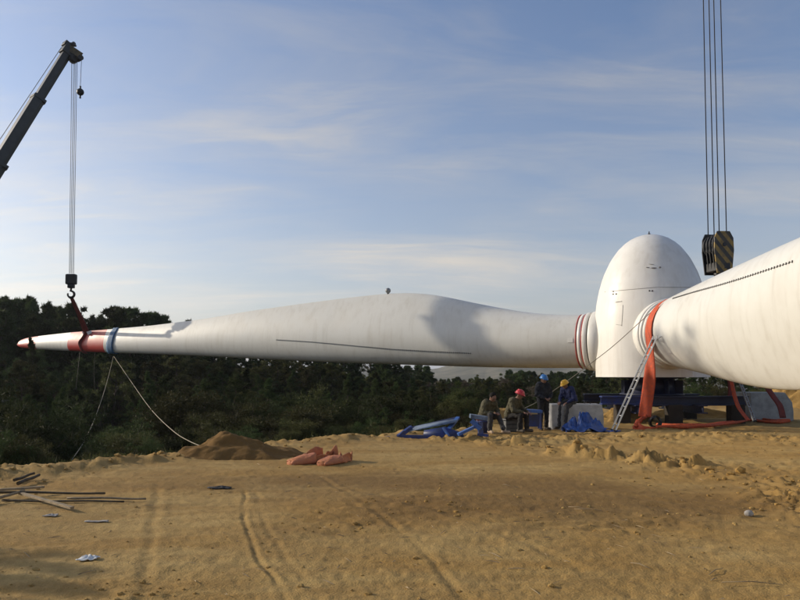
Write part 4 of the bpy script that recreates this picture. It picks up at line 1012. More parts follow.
pole((-14, 507), (24, 497), .026, M['wood'], 'short pale pole running out of the left edge of the picture', (.05, .09))
pole((18, 487), (39, 480.5), .035, M['wood_dark'], 'short dark stick, the lower of two lying behind the pole pile', (.05, .08))
pole((14, 484), (34, 478.5), .030, M['wood_dark'], 'short dark stick, the upper of two lying behind the pole pile', (.05, .08))
pole((2, 503), (124, 504), .018, M['wood_dark'], 'thin dark pole half hidden under the paler poles', (.03, .03))

def scrap(px, py, rx, ry, h, seed, label, material, cat): crumple('plastic_scrap', gp(px, py), rx, ry, h, material, label, cat, seed, 20)
scrap(88.5, 560.8, .085, .05, .045, 21, 'crumpled shiny white plastic scrap lying on the near ground at the left', M['plastic_white'], 'plastic scrap')
scrap(97, 522.5, .11, .028, .007, 25, 'long flat dusty plastic scrap below the poles', M['stone'], 'plastic scrap')
scrap(51, 516, .07, .04, .02, 27, 'small dull plastic scrap between the pale pole and the flat scrap', M['stone'], 'plastic scrap')
scrap(220, 488.5, .17, .06, .03, 31, 'small dark grey rag on the bare ground left of the wheel rut', M['grey_cloth'], 'rag')
sp_ = gp(749, 515.5); mb = MB(); mb.ball((0, 0, .02), .045, 3, (1.15, 1, .85))
for v in mb.b.verts: v.co *= 1 + .18 * (random.random() - .5)
o = mb.build('stone', M['stone']); o.location = sp_; tag(o, 'small pale stone alone on the moist ground at the right', 'stone')

# earth heaps
def heap(px, py, back, rx, ry, h, seed, label, peak=0, damp_shade=.25):
    c = gp(px, py); c = Vector((c.x * (1 + back / c.y), c.y + back, 0)); n = 84
    u = np.linspace(-1.25, 1.25, n); U, V = np.meshgrid(u, u); X = U * rx; Y = V * ry
    rad = np.sqrt((U - peak * (1 - np.clip(np.abs(U), 0, 1))) ** 2 + V ** 2) * (1 + .35 * fbm(U * 1.5 + seed, V * 1.5, 3, seed))
    Z = h * (1 - sstep(0, 1.02, rad)) ** .85 + .16 * h * fbm(U * 7, V * 7, 5, seed + 1, .6) * (1.2 - np.clip(rad, 0, 1)) + h * .22 * fbm(U * 2.4, V * 2.4, 3, seed + 2)
    G = ground(X + c.x, Y + c.y)[0]; Z = G + Z * (rad < 1.15) - .10 * sstep(.85, 1.1, rad)
    c.z = gz(c.x, c.y); i = np.arange(n - 1)[:, None] * n; j = np.arange(n - 1)[None, :]
    Fc = np.stack([i + j, i + j + 1, i + n + j + 1, i + n + j], -1).reshape(-1, 4)
    me = np_mesh('earth_heap', np.stack([X.ravel(), Y.ravel(), Z.ravel() - c.z], 1), Fc)
    at = me.attributes.new('loose', 'FLOAT', 'POINT'); at.data.foreach_set('value', np.full(n * n, 0. if damp_shade > .6 else 1., np.float32))
    at = me.attributes.new('damp_shade', 'FLOAT', 'POINT'); at.data.foreach_set('value', np.full(n * n, damp_shade, np.float32))
    o = link('earth_heap', me, None, M['earth']); o.location = c; tag(o, label, 'earth heap')
heap(240, 462, 1.0, 1.36, .95, .37, 5, 'rounded heap of bare earth behind and left of the salmon covers', -.15, 1.25)  # whole heap coloured darker to stand for the shade on it
heap(505, 430, 3.0, 1.3, .8, .48, 9, 'sunlit heap of earth behind the two crouching workers', 0, .5)
heap(622, 424, 1.5, 1.15, .8, .62, 13, 'low lumpy heap of earth under the blue stand beam beside the ladder')
heap(690, 421, 2.6, 2.2, .8, .38, 17, 'long shaded bank of earth under the rotor stand')
heap(800, 418, 9, 3.0, 1.5, 1.4, 19, 'sunlit earth bank at the right edge behind the grey concrete block')

# ------------------------------------------------------------------ workers
def V3(*a): return Vector(a)
WR = bpy.data.textures.new('wrinkle', 'CLOUDS'); WR.noise_scale = .075; WR.noise_depth = 2
def wrinkle(o):
    m = o.modifiers.new('w', 'DISPLACE'); m.texture = WR; m.strength = .045; m.mid_level = .5; return o
def person(px, py, dy, th, J, label, top, legs, shoes, hat, head_yaw=0, head_pitch=0):
    g = gp(px, py); base = Vector((P(px, py, g.y + dy).x, g.y + dy, gz(P(px, py, g.y + dy).x, g.y + dy)))
    e = empty('person', base, label, 'person', 'workers at the rotor', rot=(0, 0, th))
    hc = V3(*J['head']); nk = V3(*J['neck']); pv = V3(*J['pelvis'])
    hr = Matrix.Rotation(head_yaw, 3, 'Z') @ Matrix.Rotation(head_pitch, 3, 'X')
    mb = MB()
    # head: skull, jaw, nose, ears, lips, brow  (face towards -y)
    mb.ball(hc, .1, 3, (.76, .93, 1.12), hr); mb.ball(hc + hr @ V3(0, -.025, -.055), .07, 3, (.82, .85, .95), hr)
    mb.capsule(hc + hr @ V3(0, -.09, .012), hc + hr @ V3(0, -.112, -.03), .011, .017); mb.ball(hc + hr @ V3(0, -.084, -.062), .02, 2, (1.3, .6, .5), hr)
    mb.capsule(hc + hr @ V3(-.035, -.084, .03), hc + hr @ V3(.035, -.084, .03), .012)
    for s in (-1, 1): mb.ball(hc + hr @ V3(s * .078, .008, -.01), .03, 2, (.35, .7, 1.1), hr)
    mb.capsule(hc + hr @ V3(0, .015, -.06), nk, .052, .06); mb.capsule(nk, (nk + pv) / 2, .07, .09); mb.capsule((nk + pv) / 2, pv, .09, .10)
    for s in (-1, 1):
        k = 0 if s < 0 else 1
        sh, el, wr, hp, kn, an = [V3(*J[q][k]) for q in ('sh', 'el', 'wr', 'hip', 'knee', 'ank')]
        mb.capsule(nk, sh, .055, .05); mb.capsule(sh, el, .045, .036); mb.capsule(el, wr, .036, .026)
        mb.capsule(pv, hp, .09, .08); mb.capsule(hp, kn, .07, .05); mb.capsule(kn, an, .048, .034)
        hd = (V3(*J['hand'][k]) - wr).normalized(); sd = hd.cross(V3(0, 0, 1)); sd = (sd if sd.length > .1 else V3(1, 0, 0)).normalized(); pn = sd.cross(hd)
        pe = wr + hd * .085
        for q in range(4):
            off = sd * (.028 - .0187 * q); mb.capsule(wr + hd * .02 + off * .6, pe + off, .016, .014)
            l = (.034, .040, .037, .028)[q]; m1 = pe + off + hd * l + pn * -.008; mb.capsule(pe + off, m1, .0115, .0105); mb.capsule(m1, m1 + hd * l * .6 - pn * .026, .0105, .009)
        t0 = wr + hd * .03 + sd * .03; t1 = t0 + hd * .035 + sd * .03 - pn * .01; mb.capsule(t0, t1, .014, .012); mb.capsule(t1, t1 + hd * .03 - pn * .008, .012, .010)
    remesh(mb.build('body', M['skin'], e), .0075, 2)
    # jacket
    mb = MB(); ch = nk.lerp(pv, .35)
    for s in (-1, 1):
        k = 0 if s < 0 else 1; sh, el, wr, hp = [V3(*J[q][k]) for q in ('sh', 'el', 'wr', 'hip')]
        side = (V3(*J['sh'][1]) - V3(*J['sh'][0])).normalized()
        mb.capsule(nk - V3(0, 0, .02), sh, .085, .075); mb.capsule(sh.lerp(nk, .35), hp.lerp(pv, .3) + V3(0, 0, .02), .125, .135); mb.capsule(sh.lerp(nk, .2) - (nk - pv).normalized() * .1, hp + V3(0, 0, .03), .10, .12)
        mb.capsule(sh, el, .074, .062); mb.capsule(el, wr - (wr - el).normalized() * .03, .062, .046)
        mb.capsule(el.lerp(sh, .25), el.lerp(sh, .22) + V3(.01, .01, .0), .072); mb.capsule(el.lerp(wr, .6), el.lerp(wr, .66), .056)
    mb.capsule(ch, pv + V3(0, 0, .03), .13, .14)
    mb.tube([nk + V3(.075 * math.cos(a), .07 * math.sin(a), .02 + .012 * math.cos(a)) for a in np.linspace(0, 6.2, 14)], .022, 8)
    wrinkle(remesh(mb.build('jacket', top, e), .014, 2))
    mb = MB()
    for s in (-1, 1):
        k = 0 if s < 0 else 1; hp, kn, an = [V3(*J[q][k]) for q in ('hip', 'knee', 'ank')]
        mb.capsule(pv - V3(0, 0, .0), hp, .125, .115); mb.capsule(hp, kn, .105, .076); mb.capsule(kn, an + (kn - an).normalized() * .03, .074, .062)
        mb.ball(an + (kn - an).normalized() * .07, .07, 2, (1, 1, .6))
    wrinkle(remesh(mb.build('trousers', legs, e), .014, 2))
    for k in (0, 1):
        an = V3(*J['ank'][k]); td = V3(*J['toe'][k]).normalized()
        b0 = an - V3(0, 0, .03); mb = MB(); mb.capsule(b0 - td * .05, b0 + td * .15, .042, .038); mb.capsule(b0, an + V3(0, 0, .03), .045, .045); mb.capsule(b0 - td * .05 - V3(0, 0, .018), b0 + td * .165 - V3(0, 0, .02), .032, .03)
        remesh(mb.build('shoe', shoes, e), .011, 1)
    for s in (-1, 1):
        mb = MB(); mb.ball(hc + hr @ V3(s * .032, -.088, .008), .011, 1); mb.build('eye', M['eye'], e)
    mb = MB(); mb.ball(hc + hr @ V3(0, .022, .022), .1, 3, (.82, .92, 1.05), hr)
    if hat:
        for v in mb.b.verts:
            q = hr.inverted() @ (v.co - hc)
            if q.y < -.02 and q.z < .06: v.co = hc + hr @ V3(q.x, -.02 + (q.y + .02) * .1, q.z)
    else:
        for v in mb.b.verts:
            q = hr.inverted() @ (v.co - hc)
            if q.y < -.03 and q.z < .055: v.co = hc + hr @ V3(q.x, -.03, q.z)
            else: v.co += (v.co - hc).normalized() * .012 * random.random()
    mb.build('hair', M['hair'], e)
    if hat:
        m = Matrix.Translation(hc + hr @ V3(0, .0, .045)) @ hr.to_4x4() @ Matrix.Diagonal((1.0, 1.17, 1, 1))
        mb = MB(); pr = [(.145 * math.cos(a) ** .85 if a < 1.5 else .004, .118 * math.sin(a)) for a in np.linspace(0.0, 1.55, 10)]
        pr = [(.112 * math.cos(a), .118 * math.sin(a)) for a in np.linspace(.02, 1.55, 10)]
        mb.lathe([(.105, -.012), (.128, -.010), (.130, -.004), (.115, .002)] + pr, 28, m)
        mb.capsule(m @ V3(0, -.07, .095), m @ V3(0, .07, .095), .014, .014)
        for v in (-.055, .055): mb.capsule(m @ V3(v, -.05, .086), m @ V3(v, .06, .086), .009)
        vis = [[m @ V3(.105 * math.sin(a), -.105 * math.cos(a), -.006) for a in np.linspace(-.9, .9, 9)], [m @ V3(.125 * math.sin(a), -.105 * math.cos(a) - .045 * math.cos(a * 1.6), -.022) for a in np.linspace(-.9, .9, 9)]]
        mb.sheet(vis, .006); mb.build('hard_hat', hat, e)
    return e
stand = dict(head=(.0, -.035, 1.545), neck=(0, 0, 1.40), pelvis=(0, .0, .91), sh=[(-.185, .0, 1.345), (.185, 0, 1.345)], el=[(-.265, -.03, 1.08), (.265, -.03, 1.08)],
             wr=[(-.085, -.225, .985), (.085, -.225, .985)], hand=[(.02, -.27, .93), (-.02, -.28, .95)], hip=[(-.09, 0, .87), (.09, 0, .87)], knee=[(-.10, -.02, .47), (.105, -.02, .47)],
             ank=[(-.11, .02, .09), (.115, .02, .09)], toe=[(-.2, -1, 0), (.25, -1, 0)])
person(543.5, 431, .25, R(22), stand, 'worker in dark clothes and blue helmet standing with hands joined in front', M['navy'], M['dark_cloth'], M['shoe'], M['hat_blue'], R(8), R(12))
zs_ = BH - .04
sitD = dict(head=(.0, -.30, zs_ + .60), neck=(0, -.20, zs_ + .475), pelvis=(0, .06, zs_ + .10), sh=[(-.185, -.17, zs_ + .43), (.185, -.17, zs_ + .43)], el=[(-.27, -.20, zs_ + .17), (.27, -.20, zs_ + .17)],
            wr=[(-.13, -.37, zs_ + .06), (.13, -.37, zs_ + .05)], hand=[(-.09, -.5, zs_ - .0), (.09, -.5, zs_ - .01)], hip=[(-.09, .02, zs_ + .09), (.09, .02, zs_ + .09)], knee=[(-.12, -.40, zs_ - .02), (.12, -.36, zs_ - .10)],
            ank=[(-.12, -.46, .09), (.12, -.50, .09)], toe=[(-.1, -1, 0), (.2, -1, 0)])
person(571.5, 430, .42, R(-52), sitD, 'worker in a blue jacket and yellow helmet sitting on the pale concrete block', M['blue_cloth'], M['grey_cloth'], M['shoe'], M['hat_yellow'], R(-6), R(24))
low = dict(head=(.0, -.30, .97), neck=(0, -.20, .84), pelvis=(0, .08, .42), sh=[(-.18, -.15, .79), (.18, -.15, .79)], el=[(-.26, -.20, .54), (.26, -.20, .54)],
           wr=[(-.07, -.40, .56), (.08, -.40, .55)], hand=[(-.01, -.48, .55), (.02, -.5, .54)], hip=[(-.09, .06, .41), (.09, .06, .41)], knee=[(-.15, -.37, .50), (.14, -.37, .46)],
           ank=[(-.15, -.34, .09), (.17, -.55, .09)], toe=[(-.2, -1, 0), (.4, -1, 0)])
person(486, 434, .30, R(32), low, 'bare headed dark haired worker in an olive jacket sitting hunched over his hands', M['olive'], M['grey_cloth'], M['shoe_tan'], None, R(6), R(34))
low2 = dict(head=(.0, -.27, 1.03), neck=(0, -.17, .89), pelvis=(0, .06, .44), sh=[(-.185, -.12, .84), (.185, -.12, .84)], el=[(-.25, -.22, .60), (.25, -.24, .60)],
            wr=[(-.12, -.46, .57), (.12, -.46, .56)], hand=[(-.09, -.58, .53), (.09, -.58, .52)], hip=[(-.09, .05, .43), (.09, .05, .43)], knee=[(-.15, -.40, .50), (.15, -.40, .49)],
            ank=[(-.14, -.34, .09), (.15, -.40, .09)], toe=[(-.2, -1, 0), (.2, -1, 0)])
person(511.5, 433, .35, R(48), low2, 'worker in an olive jacket and red helmet sitting low beside the standing man', M['olive'], M['dark_cloth'], M['shoe'], M['hat_red'], R(10), R(18))

# ------------------------------------------------------------------ trees, bushes, undergrowth
def needles_np(C, Rd, n, ln, wd, up, rg):
    """n slim faces round each clump centre; returns verts, tri faces"""
    k = len(C) * n; c = np.repeat(C, n, 0); r = np.repeat(Rd, n)
    d = rg.normal(size=(k, 3)); d /= np.linalg.norm(d, axis=1, keepdims=True)
    p = c + d * (r * rg.random(k) ** .45)[:, None] * np.array([1, 1, .62])
    o = d * .8 + rg.normal(size=(k, 3)) * .5 + np.array([0, 0, up]); o /= np.linalg.norm(o, axis=1, keepdims=True)
    s = np.cross(o, rg.normal(size=(k, 3))); s /= np.linalg.norm(s, axis=1, keepdims=True)
    L = ln * (.6 + .8 * rg.random(k))[:, None]; W = wd * (.6 + .8 * rg.random(k))[:, None]
    V = np.stack([p - s * W - o * L * .3, p + s * W - o * L * .3, p + o * L * .7], 1).reshape(-1, 3)
    return V, np.arange(3 * k).reshape(-1, 3)
def pine(seed, h=9., z0=.33, wid=2.5, nl=26, n=64, top=1.0, ln=.30, wd=.046, flat=.62, matk='needles'):
    rg = np.random.default_rng(seed); mb = MB(); cs = []; rs = []
    lean = rg.normal(size=2) * .04 * h
    def ax(z): t = z / h; return Vector((lean[0] * t * t + .08 * math.sin(5 * t + seed), lean[1] * t * t + .08 * math.cos(4 * t + seed), z))
    mb.tube([ax(h * i / 9) + Vector((0, 0, -.25 if i == 0 else 0)) for i in range(10)], [.017 * h * (1 - .88 * i / 9) + .01 for i in range(10)], 7)
    for i in range(nl):
        t = (i + rg.random()) / nl; z = h * (z0 + (.98 - z0) * t)
        prof = (1 - t) ** flat * (.55 + .45 * min(1, t * 5)) * top + .10
        L = wid * prof * (.65 + .6 * rg.random()); a = i * 2.399 + rg.normal() * .4; el = R(5 + 38 * t + 10 * rg.normal())
        d = Vector((math.cos(a) * math.cos(el), math.sin(a) * math.cos(el), math.sin(el))); b = ax(z)
        pts = [b + d * L * f + Vector((0, 0, .16 * L * f * f)) for f in (0, .35, .7, 1)]
        mb.tube(pts, [.006 * h * (1 - .5 * t) * (1 - .8 * f) + .006 for f in (0, .35, .7, 1)], 5, False)
        m = 2 + int(3 * L / wid + rg.random() * 1.5)
        for q in range(m):
            f = .42 + .58 * (q + rg.random()) / m
            c = b + d * L * f + Vector((0, 0, .16 * L * f * f)) + Vector(rg.normal(size=3)) * .16 * L
            cs.append(c); rs.append((.17 + .15 * rg.random()) * (wid / 2.2) * (1.1 - .5 * t) + .07)
    for q in range(4): cs.append(ax(h * (1.0 - .022 * q)) + Vector(rg.normal(size=3)) * .03); rs.append(.07 + .04 * q)
    bmesh.ops.recalc_face_normals(mb.b, faces=mb.b.faces); tm = bpy.data.meshes.new('trunk'); mb.b.to_mesh(tm); mb.b.free(); tm.materials.append(M['bark'])
    V, Fc = needles_np(np.array([tuple(c) for c in cs]), np.array(rs), n, ln, wd, .35, rg)
    cm_ = np_mesh('crown', V, Fc, False); cm_.materials.append(M[matk]); return tm, cm_, h
def bush(seed, h=2., wid=1.3, nc=60, n=110, ln=.10, wd=.020, matk='leaves', up=.2):
    rg = np.random.default_rng(seed); mb = MB(); cs = []; rs = []
    for i in range(12):
        a = rg.random() * 6.28; rr = wid * .75 * rg.random() ** .5; tipp = Vector((math.cos(a) * rr, math.sin(a) * rr, h * (.5 + .45 * rg.random())))
        mid = tipp * .5 + Vector(rg.normal(size=3)) * .08; mb.tube([Vector((0, 0, -.1)), mid, tipp], [.03, .02, .006], 5, False)
        for q in range(nc // 12 + 1):
            f = .35 + .65 * rg.random(); c = tipp * f + Vector(rg.normal(size=3)) * .17 * wid; c.z = max(c.z, .1); cs.append(c); rs.append((.16 + .16 * rg.random()) * wid)
    tm = bpy.data.meshes.new('stems'); mb.b.to_mesh(tm); mb.b.free(); tm.materials.append(M['bark'])
    V, Fc = needles_np(np.array([tuple(c) for c in cs]), np.array(rs), n, ln, wd, up, rg)
    cm_ = np_mesh('crown', V, Fc, False); cm_.materials.append(M[matk]); return tm, cm_, h
PINES = [pine(11, wid=2.0, flat=.85, z0=.34, nl=32), pine(12, wid=2.3, flat=.7, z0=.40, nl=30), pine(13, wid=1.8, flat=1.05, z0=.24, nl=34), pine(14, wid=2.2, z0=.44, flat=.65, nl=28), pine(15, wid=1.9, flat=.95, z0=.30, nl=34), pine(16, wid=2.4, flat=.75, z0=.36, nl=30), pine(17, wid=1.6, flat=1.0, z0=.36, nl=30)]
YOUNG = [pine(21, h=4.5, z0=.08, wid=1.7, nl=24, n=90, ln=.17, wd=.022, flat=.8), pine(22, h=4.5, z0=.06, wid=1.9, nl=26, n=90, ln=.17, wd=.022, flat=.65), pine(23, h=4.5, z0=.10, wid=1.5, nl=22, n=90, ln=.17, wd=.022, flat=.9)]
OLIVE = [pine(31, h=5, z0=.12, wid=2.1, nl=26, n=90, ln=.13, wd=.028, flat=.5, matk='leaves'), pine(32, h=5, z0=.15, wid=2.3, nl=24, n=90, ln=.13, wd=.028, flat=.45, matk='leaves')]
BARE = [pine(41, h=6, z0=.25, wid=1.8, nl=34, n=16, ln=.55, wd=.014, flat=.5, matk='twigs'), pine(42, h=6, z0=.2, wid=2.0, nl=36, n=16, ln=.55, wd=.014, flat=.55, matk='twigs')]
BUSH = [bush(51), bush(52, wid=1.6, nc=72), bush(53, h=1.6, wid=1.2, matk='needles', ln=.13, wd=.014), bush(54, h=2.2, wid=1.5, matk='needles', ln=.14, wd=.014)]
rt = random.Random(5)
def rope_clear(px, Y, py):
    for rp in (ROPE1 + [(115, 355, 37)], ROPE2 + [(114, 355, 37)]):
        rp = sorted(rp); a = [q[0] for q in rp]
        if a[0] - 26 < px < a[-1] + 26:
            ry = float(np.interp(px, a, [q[1] for q in rp])); rY = float(np.interp(px, a, [q[2] for q in rp]))
            lo = max(float(np.interp(px + k, a, [q[1] for q in rp])) for k in (-26, -15, -7, 0, 7, 15, 26))
            if Y < rY + 3: py = max(py, min(lo + 8, 470))
    return py
ZONES = [(-1e3, 'left of the red blade tip'), (12, 'around the red blade tip'), (42, 'by the white part next to the red tip'), (72, 'by the red band of the blade'), (108, 'just right of the blue strap'), (150, 'left of the earth heap'), (190, 'above the earth heap'),
         (285, 'behind the salmon covers'), (350, 'between the salmon covers and the blue cradle'), (398, 'behind the blue cradle'), (462, 'behind the bare headed worker'), (508, 'behind the worker in the red helmet'), (534, 'behind the standing worker'),
         (558, 'behind the worker in the yellow helmet'), (592, 'below the left part of the hub'), (640, 'behind the orange sling and ladder'), (690, 'below the near blade'), (745, 'behind the grey concrete block')]
def zone(px): return [n for a, n in ZONES if a <= px][-1]
def hue(v): return 'olive' if v in OLIVE else 'dark green'
def plant(var, x, y, h, name, label, cat, group, tn='trunk', wide=1.0):
    tm, cm_, h0 = var; s = h / h0; z = gz(x, y); px_ = x / y * F + 400
    if group and -30 < px_ < 830 and name != 'tall_pine': label = '%s %s' % (label, zone(px_))
    e = empty(name, (x, y, z - .05), label, cat, group, (0, 0, rt.random() * 6.28)); w = s * wide * (.88 + .24 * rt.random()); e.scale = (w, w, s)
    link(tn, tm, e); link('crown', cm_, e); return e
def top_z(px, py, Y): return P(px, py, Y).z
sky_px = np.array([-90, -40, 0, 8, 20, 33, 47, 60, 75, 97, 110, 125, 137, 146, 160, 175, 200, 260]); sky_py = np.array([296, 298, 298, 297.5, 301, 302, 300, 304, 307, 311, 310, 309, 318, 314, 315, 322, 330, 345])
# the wood behind the outer blade: skyline row, then fill rows
px = -95.
while px < 200:
    Y = 55 + rt.random() * 9; py = float(np.interp(px, sky_px, sky_py)) + rt.choice([0, 0, 1.5, 3, 5, 8]); x = (px - 400) / F * Y
    zt = top_z(px, py, Y); plant(rt.choice(PINES), x, Y, zt - gz(x, Y) + .25, 'pine_tree', 'dark skyline pine standing', 'tree', 'skyline pines above the outer blade'); px += 5.5 + rt.random() * 5
for row, (Y0, d0, st_) in enumerate([(51.5, 10, 11), (70, 4, 11)]):
    px = -100.
    while px < 210:
        Y = Y0 + rt.random() * 3; py = float(np.interp(px, sky_px, sky_py)) + d0 + rt.random() * 14; x = (px - 400) / F * Y; zt = top_z(px, py, Y)
        plant(rt.choice(PINES), x, Y, max(3.5, zt - gz(x, Y)), 'pine_tree', 'dark pine lower than the skyline', 'tree', 'pines filling the wood behind the outer blade'); px += st_ * (.8 + .4 * rt.random())
px = 165.
while px < 405:
    Y = 54 + rt.random() * 8; x = (px - 400) / F * Y; a_ = float(np.interp(px, [p for p, _ in top1[::-1]], [q for _, q in top1[::-1]])); b_ = float(np.interp(px, [p for p, _ in bot1[::-1]], [q for _, q in bot1[::-1]]))
    py = b_ - 5 - rt.random() * max(2, min(14, (b_ - a_) * .5)); v = rt.choice(PINES)
    plant(v, x, Y, top_z(px, py, Y) - gz(x, Y), 'pine_tree', 'dark pine reaching up behind the blade', 'tree', 'pines behind the middle of the blade'); px += 7 + rt.random() * 5
px = 165.
while px < 405:
    Y = 47 + rt.random() * 4; x = (px - 400) / F * Y; b_ = float(np.interp(px, [p for p, _ in bot1[::-1]], [q for _, q in bot1[::-1]]))
    py = b_ + 2 + rt.random() * 12; v = rt.choice(PINES + OLIVE)
    plant(v, x, Y, top_z(px, py, Y) - gz(x, Y), 'pine_tree', '%s tree just under the blade' % hue(v), 'tree', 'trees behind the middle of the blade'); px += 9 + rt.random() * 6
def bladez(px): return float(np.interp(px, [p for p, _ in bot1[::-1]], [q for _, q in bot1[::-1]]))
# in front of and beneath the blade, left half: lower trees on the slope
for Y0, st_, a0, a1, lo, hi in [(44, 13, -60, 420, 2, 26), (37, 15, -70, 420, 8, 40), (30, 17, -80, 400, 16, 52), (24, 20, -80, 330, 30, 66)]:
    px = a0 + rt.random() * 10
    while px < a1:
        Y = Y0 + rt.random() * 4; x = (px - 400) / F * Y; py = rope_clear(px, Y, (bladez(px) if px > 20 else 352) + lo + rt.random() * (hi - lo)); zt = top_z(px, py, Y)
        zgd = gz(x, Y); v = rt.choice(YOUNG + YOUNG + OLIVE[:1] + PINES[2:3] + (OLIVE if 110 < px < 190 or 290 < px < 340 else []))
        if zt - zgd > .8: plant(v, x, Y, zt - zgd, 'young_tree', '%s bushy tree on the slope' % hue(v), 'tree', 'bushy trees on the slope below the blade')
        px += st_ * (.75 + .5 * rt.random())
# one taller tip crossing in front of the red blade tip
Y = 44.5; x = (39 - 400) / F * Y; plant(PINES[2], x, Y, top_z(39, 338, Y) - gz(x, Y), 'pine_tree', 'slim pine whose tip crosses in front of the red blade tip', 'tree', None, wide=.6)
# beyond the workers, falling away towards the valley
for Y0, st_, lo, hi, vs2 in [(90, 7, 369, 375, PINES), (76, 8, 370, 377, PINES), (64, 9, 373, 382, PINES + BARE), (54, 10, 376, 389, YOUNG + OLIVE + BARE), (45, 11, 380, 396, YOUNG + OLIVE + BARE), (37, 12, 386, 404, YOUNG + OLIVE), (30, 13, 396, 412, YOUNG + OLIVE)]:
    px = 385 + rt.random() * 8
    while px < (620 if Y0 > 40 else 545):
        Y = Y0 + rt.random() * 5; x = (px - 400) / F * Y; py = lo + rt.random() * (hi - lo)
        if px < 432: py -= 4
        elif px < 500 and Y0 > 50: py += 7
        zt = top_z(px, py, Y); zgd = gz(x, Y)
        if zt - zgd > .8 and not inside(np.array([x]), np.array([Y]), PAD)[0]:
            v = rt.choice(vs2); bare = v in BARE
            plant(v, x, Y, zt - zgd, 'bare_tree' if bare else 'distant_tree', 'leafless grey brown tree on the far slope' if bare else '%s %s tree on the far slope' % (hue(v), 'tall' if v in PINES else 'low'), 'tree', 'leafless trees beyond the workers' if bare else 'green trees beyond the workers')
        px += st_ * (.75 + .5 * rt.random())
# behind the rotor stand
for i in range(26):
    px = 596 + i * 9.5 + rt.random() * 5; Y = 43 + rt.random() * 10; x = (px - 400) / F * Y; py = 362 + rt.random() * 14
    plant(rt.choice(YOUNG + OLIVE + PINES[:3]), x, Y, max(2.2, top_z(px, py, Y) - gz(x, Y)), 'pine_tree', 'dull green tree in the wood'  , 'tree', 'trees behind the rotor stand')
for i in range(20):
    px = 560 + i * 11 + rt.random() * 6; Y = 38 + rt.random() * 4; x = (px - 400) / F * Y; py = 381 + rt.random() * 9
    plant(rt.choice(BUSH + YOUNG), x, Y, max(1.0, top_z(px, py, Y) - gz(x, Y)), 'shrub', 'low shrub in the gap', 'shrub', 'shrubs behind the rotor stand', 'stems')
# bushes along the edge of the clearing
EDGE = [(-60, 473), (0, 473), (50, 469), (100, 464), (150, 459), (200, 453), (300, 440), (400, 434.5), (480, 429)]
for k, (back, st_, lo, hi) in enumerate([(1.4, 12, .45, .8), (3.2, 13, .7, 1.2), (5.5, 14, 1.0, 1.7), (8.5, 16, 1.3, 2.4)]):
    px = -70.
    while px < 470:
        ed = gp(px, float(np.interp(px, [a for a, _ in EDGE], [b for _, b in EDGE])) + 1); Y = ed.y + back + rt.random() * 1.6; x = (px - 400) / F * Y
        h = lo + (hi - lo) * rt.random()
        if px > 390: h *= .75
        zg_ = gz(x, Y); py_ = 374 - (zg_ + h - EYE) / Y * F; h = max(.3, top_z(px, rope_clear(px, Y, py_), Y) - zg_)
        if not inside(np.array([x]), np.array([Y]), PAD)[0]: plant(rt.choice(BUSH + BUSH + YOUNG[:1]), x, Y, h, 'shrub', '%s shrub at the clearing edge' % ('knee high' if h < .7 else 'waist high' if h < 1.2 else 'tall'), 'shrub', 'shrubs along the edge of the clearing', 'stems')
        px += st_ * (.8 + .5 * rt.random())
# wood left of the picture: it throws the shade on the slope and on the near left corner
for i in range(34):
    x = -26 - rt.random() * 26; Y = 2 + rt.random() * 44
    if (x + 3) / Y * F + 400 > -60: continue
    plant(rt.choice(PINES), x, Y, 6 + rt.random() * 3, 'pine_tree', 'pine in the wood to the left of the clearing', 'tree', 'pines to the left of the clearing')
for (x, Y, h) in [(-9.8, 7.2, 3.0), (-10.9, 7.9, 3.2), (-9.7, 6.4, 2.8), (-10.4, 5.6, 2.9), (-11.6, 7.0, 3.2), (-10.2, 8.6, 2.3)]:
    plant(rt.choice(YOUNG), x, Y, h, 'young_tree', 'young pine at the near left corner of the clearing', 'tree', 'young pines at the near left corner')
UMB = pine(61, h=15.5, z0=.74, wid=3.0, nl=24, n=15, flat=.35)
for (x, Y, h) in [(-25, 31.5, 15.0)]: plant(UMB, x, Y, h - gz(x, Y), 'tall_pine', 'tall flat topped pine with a bare trunk left of the clearing', 'tree', 'tall pines left of the clearing', wide=.9)

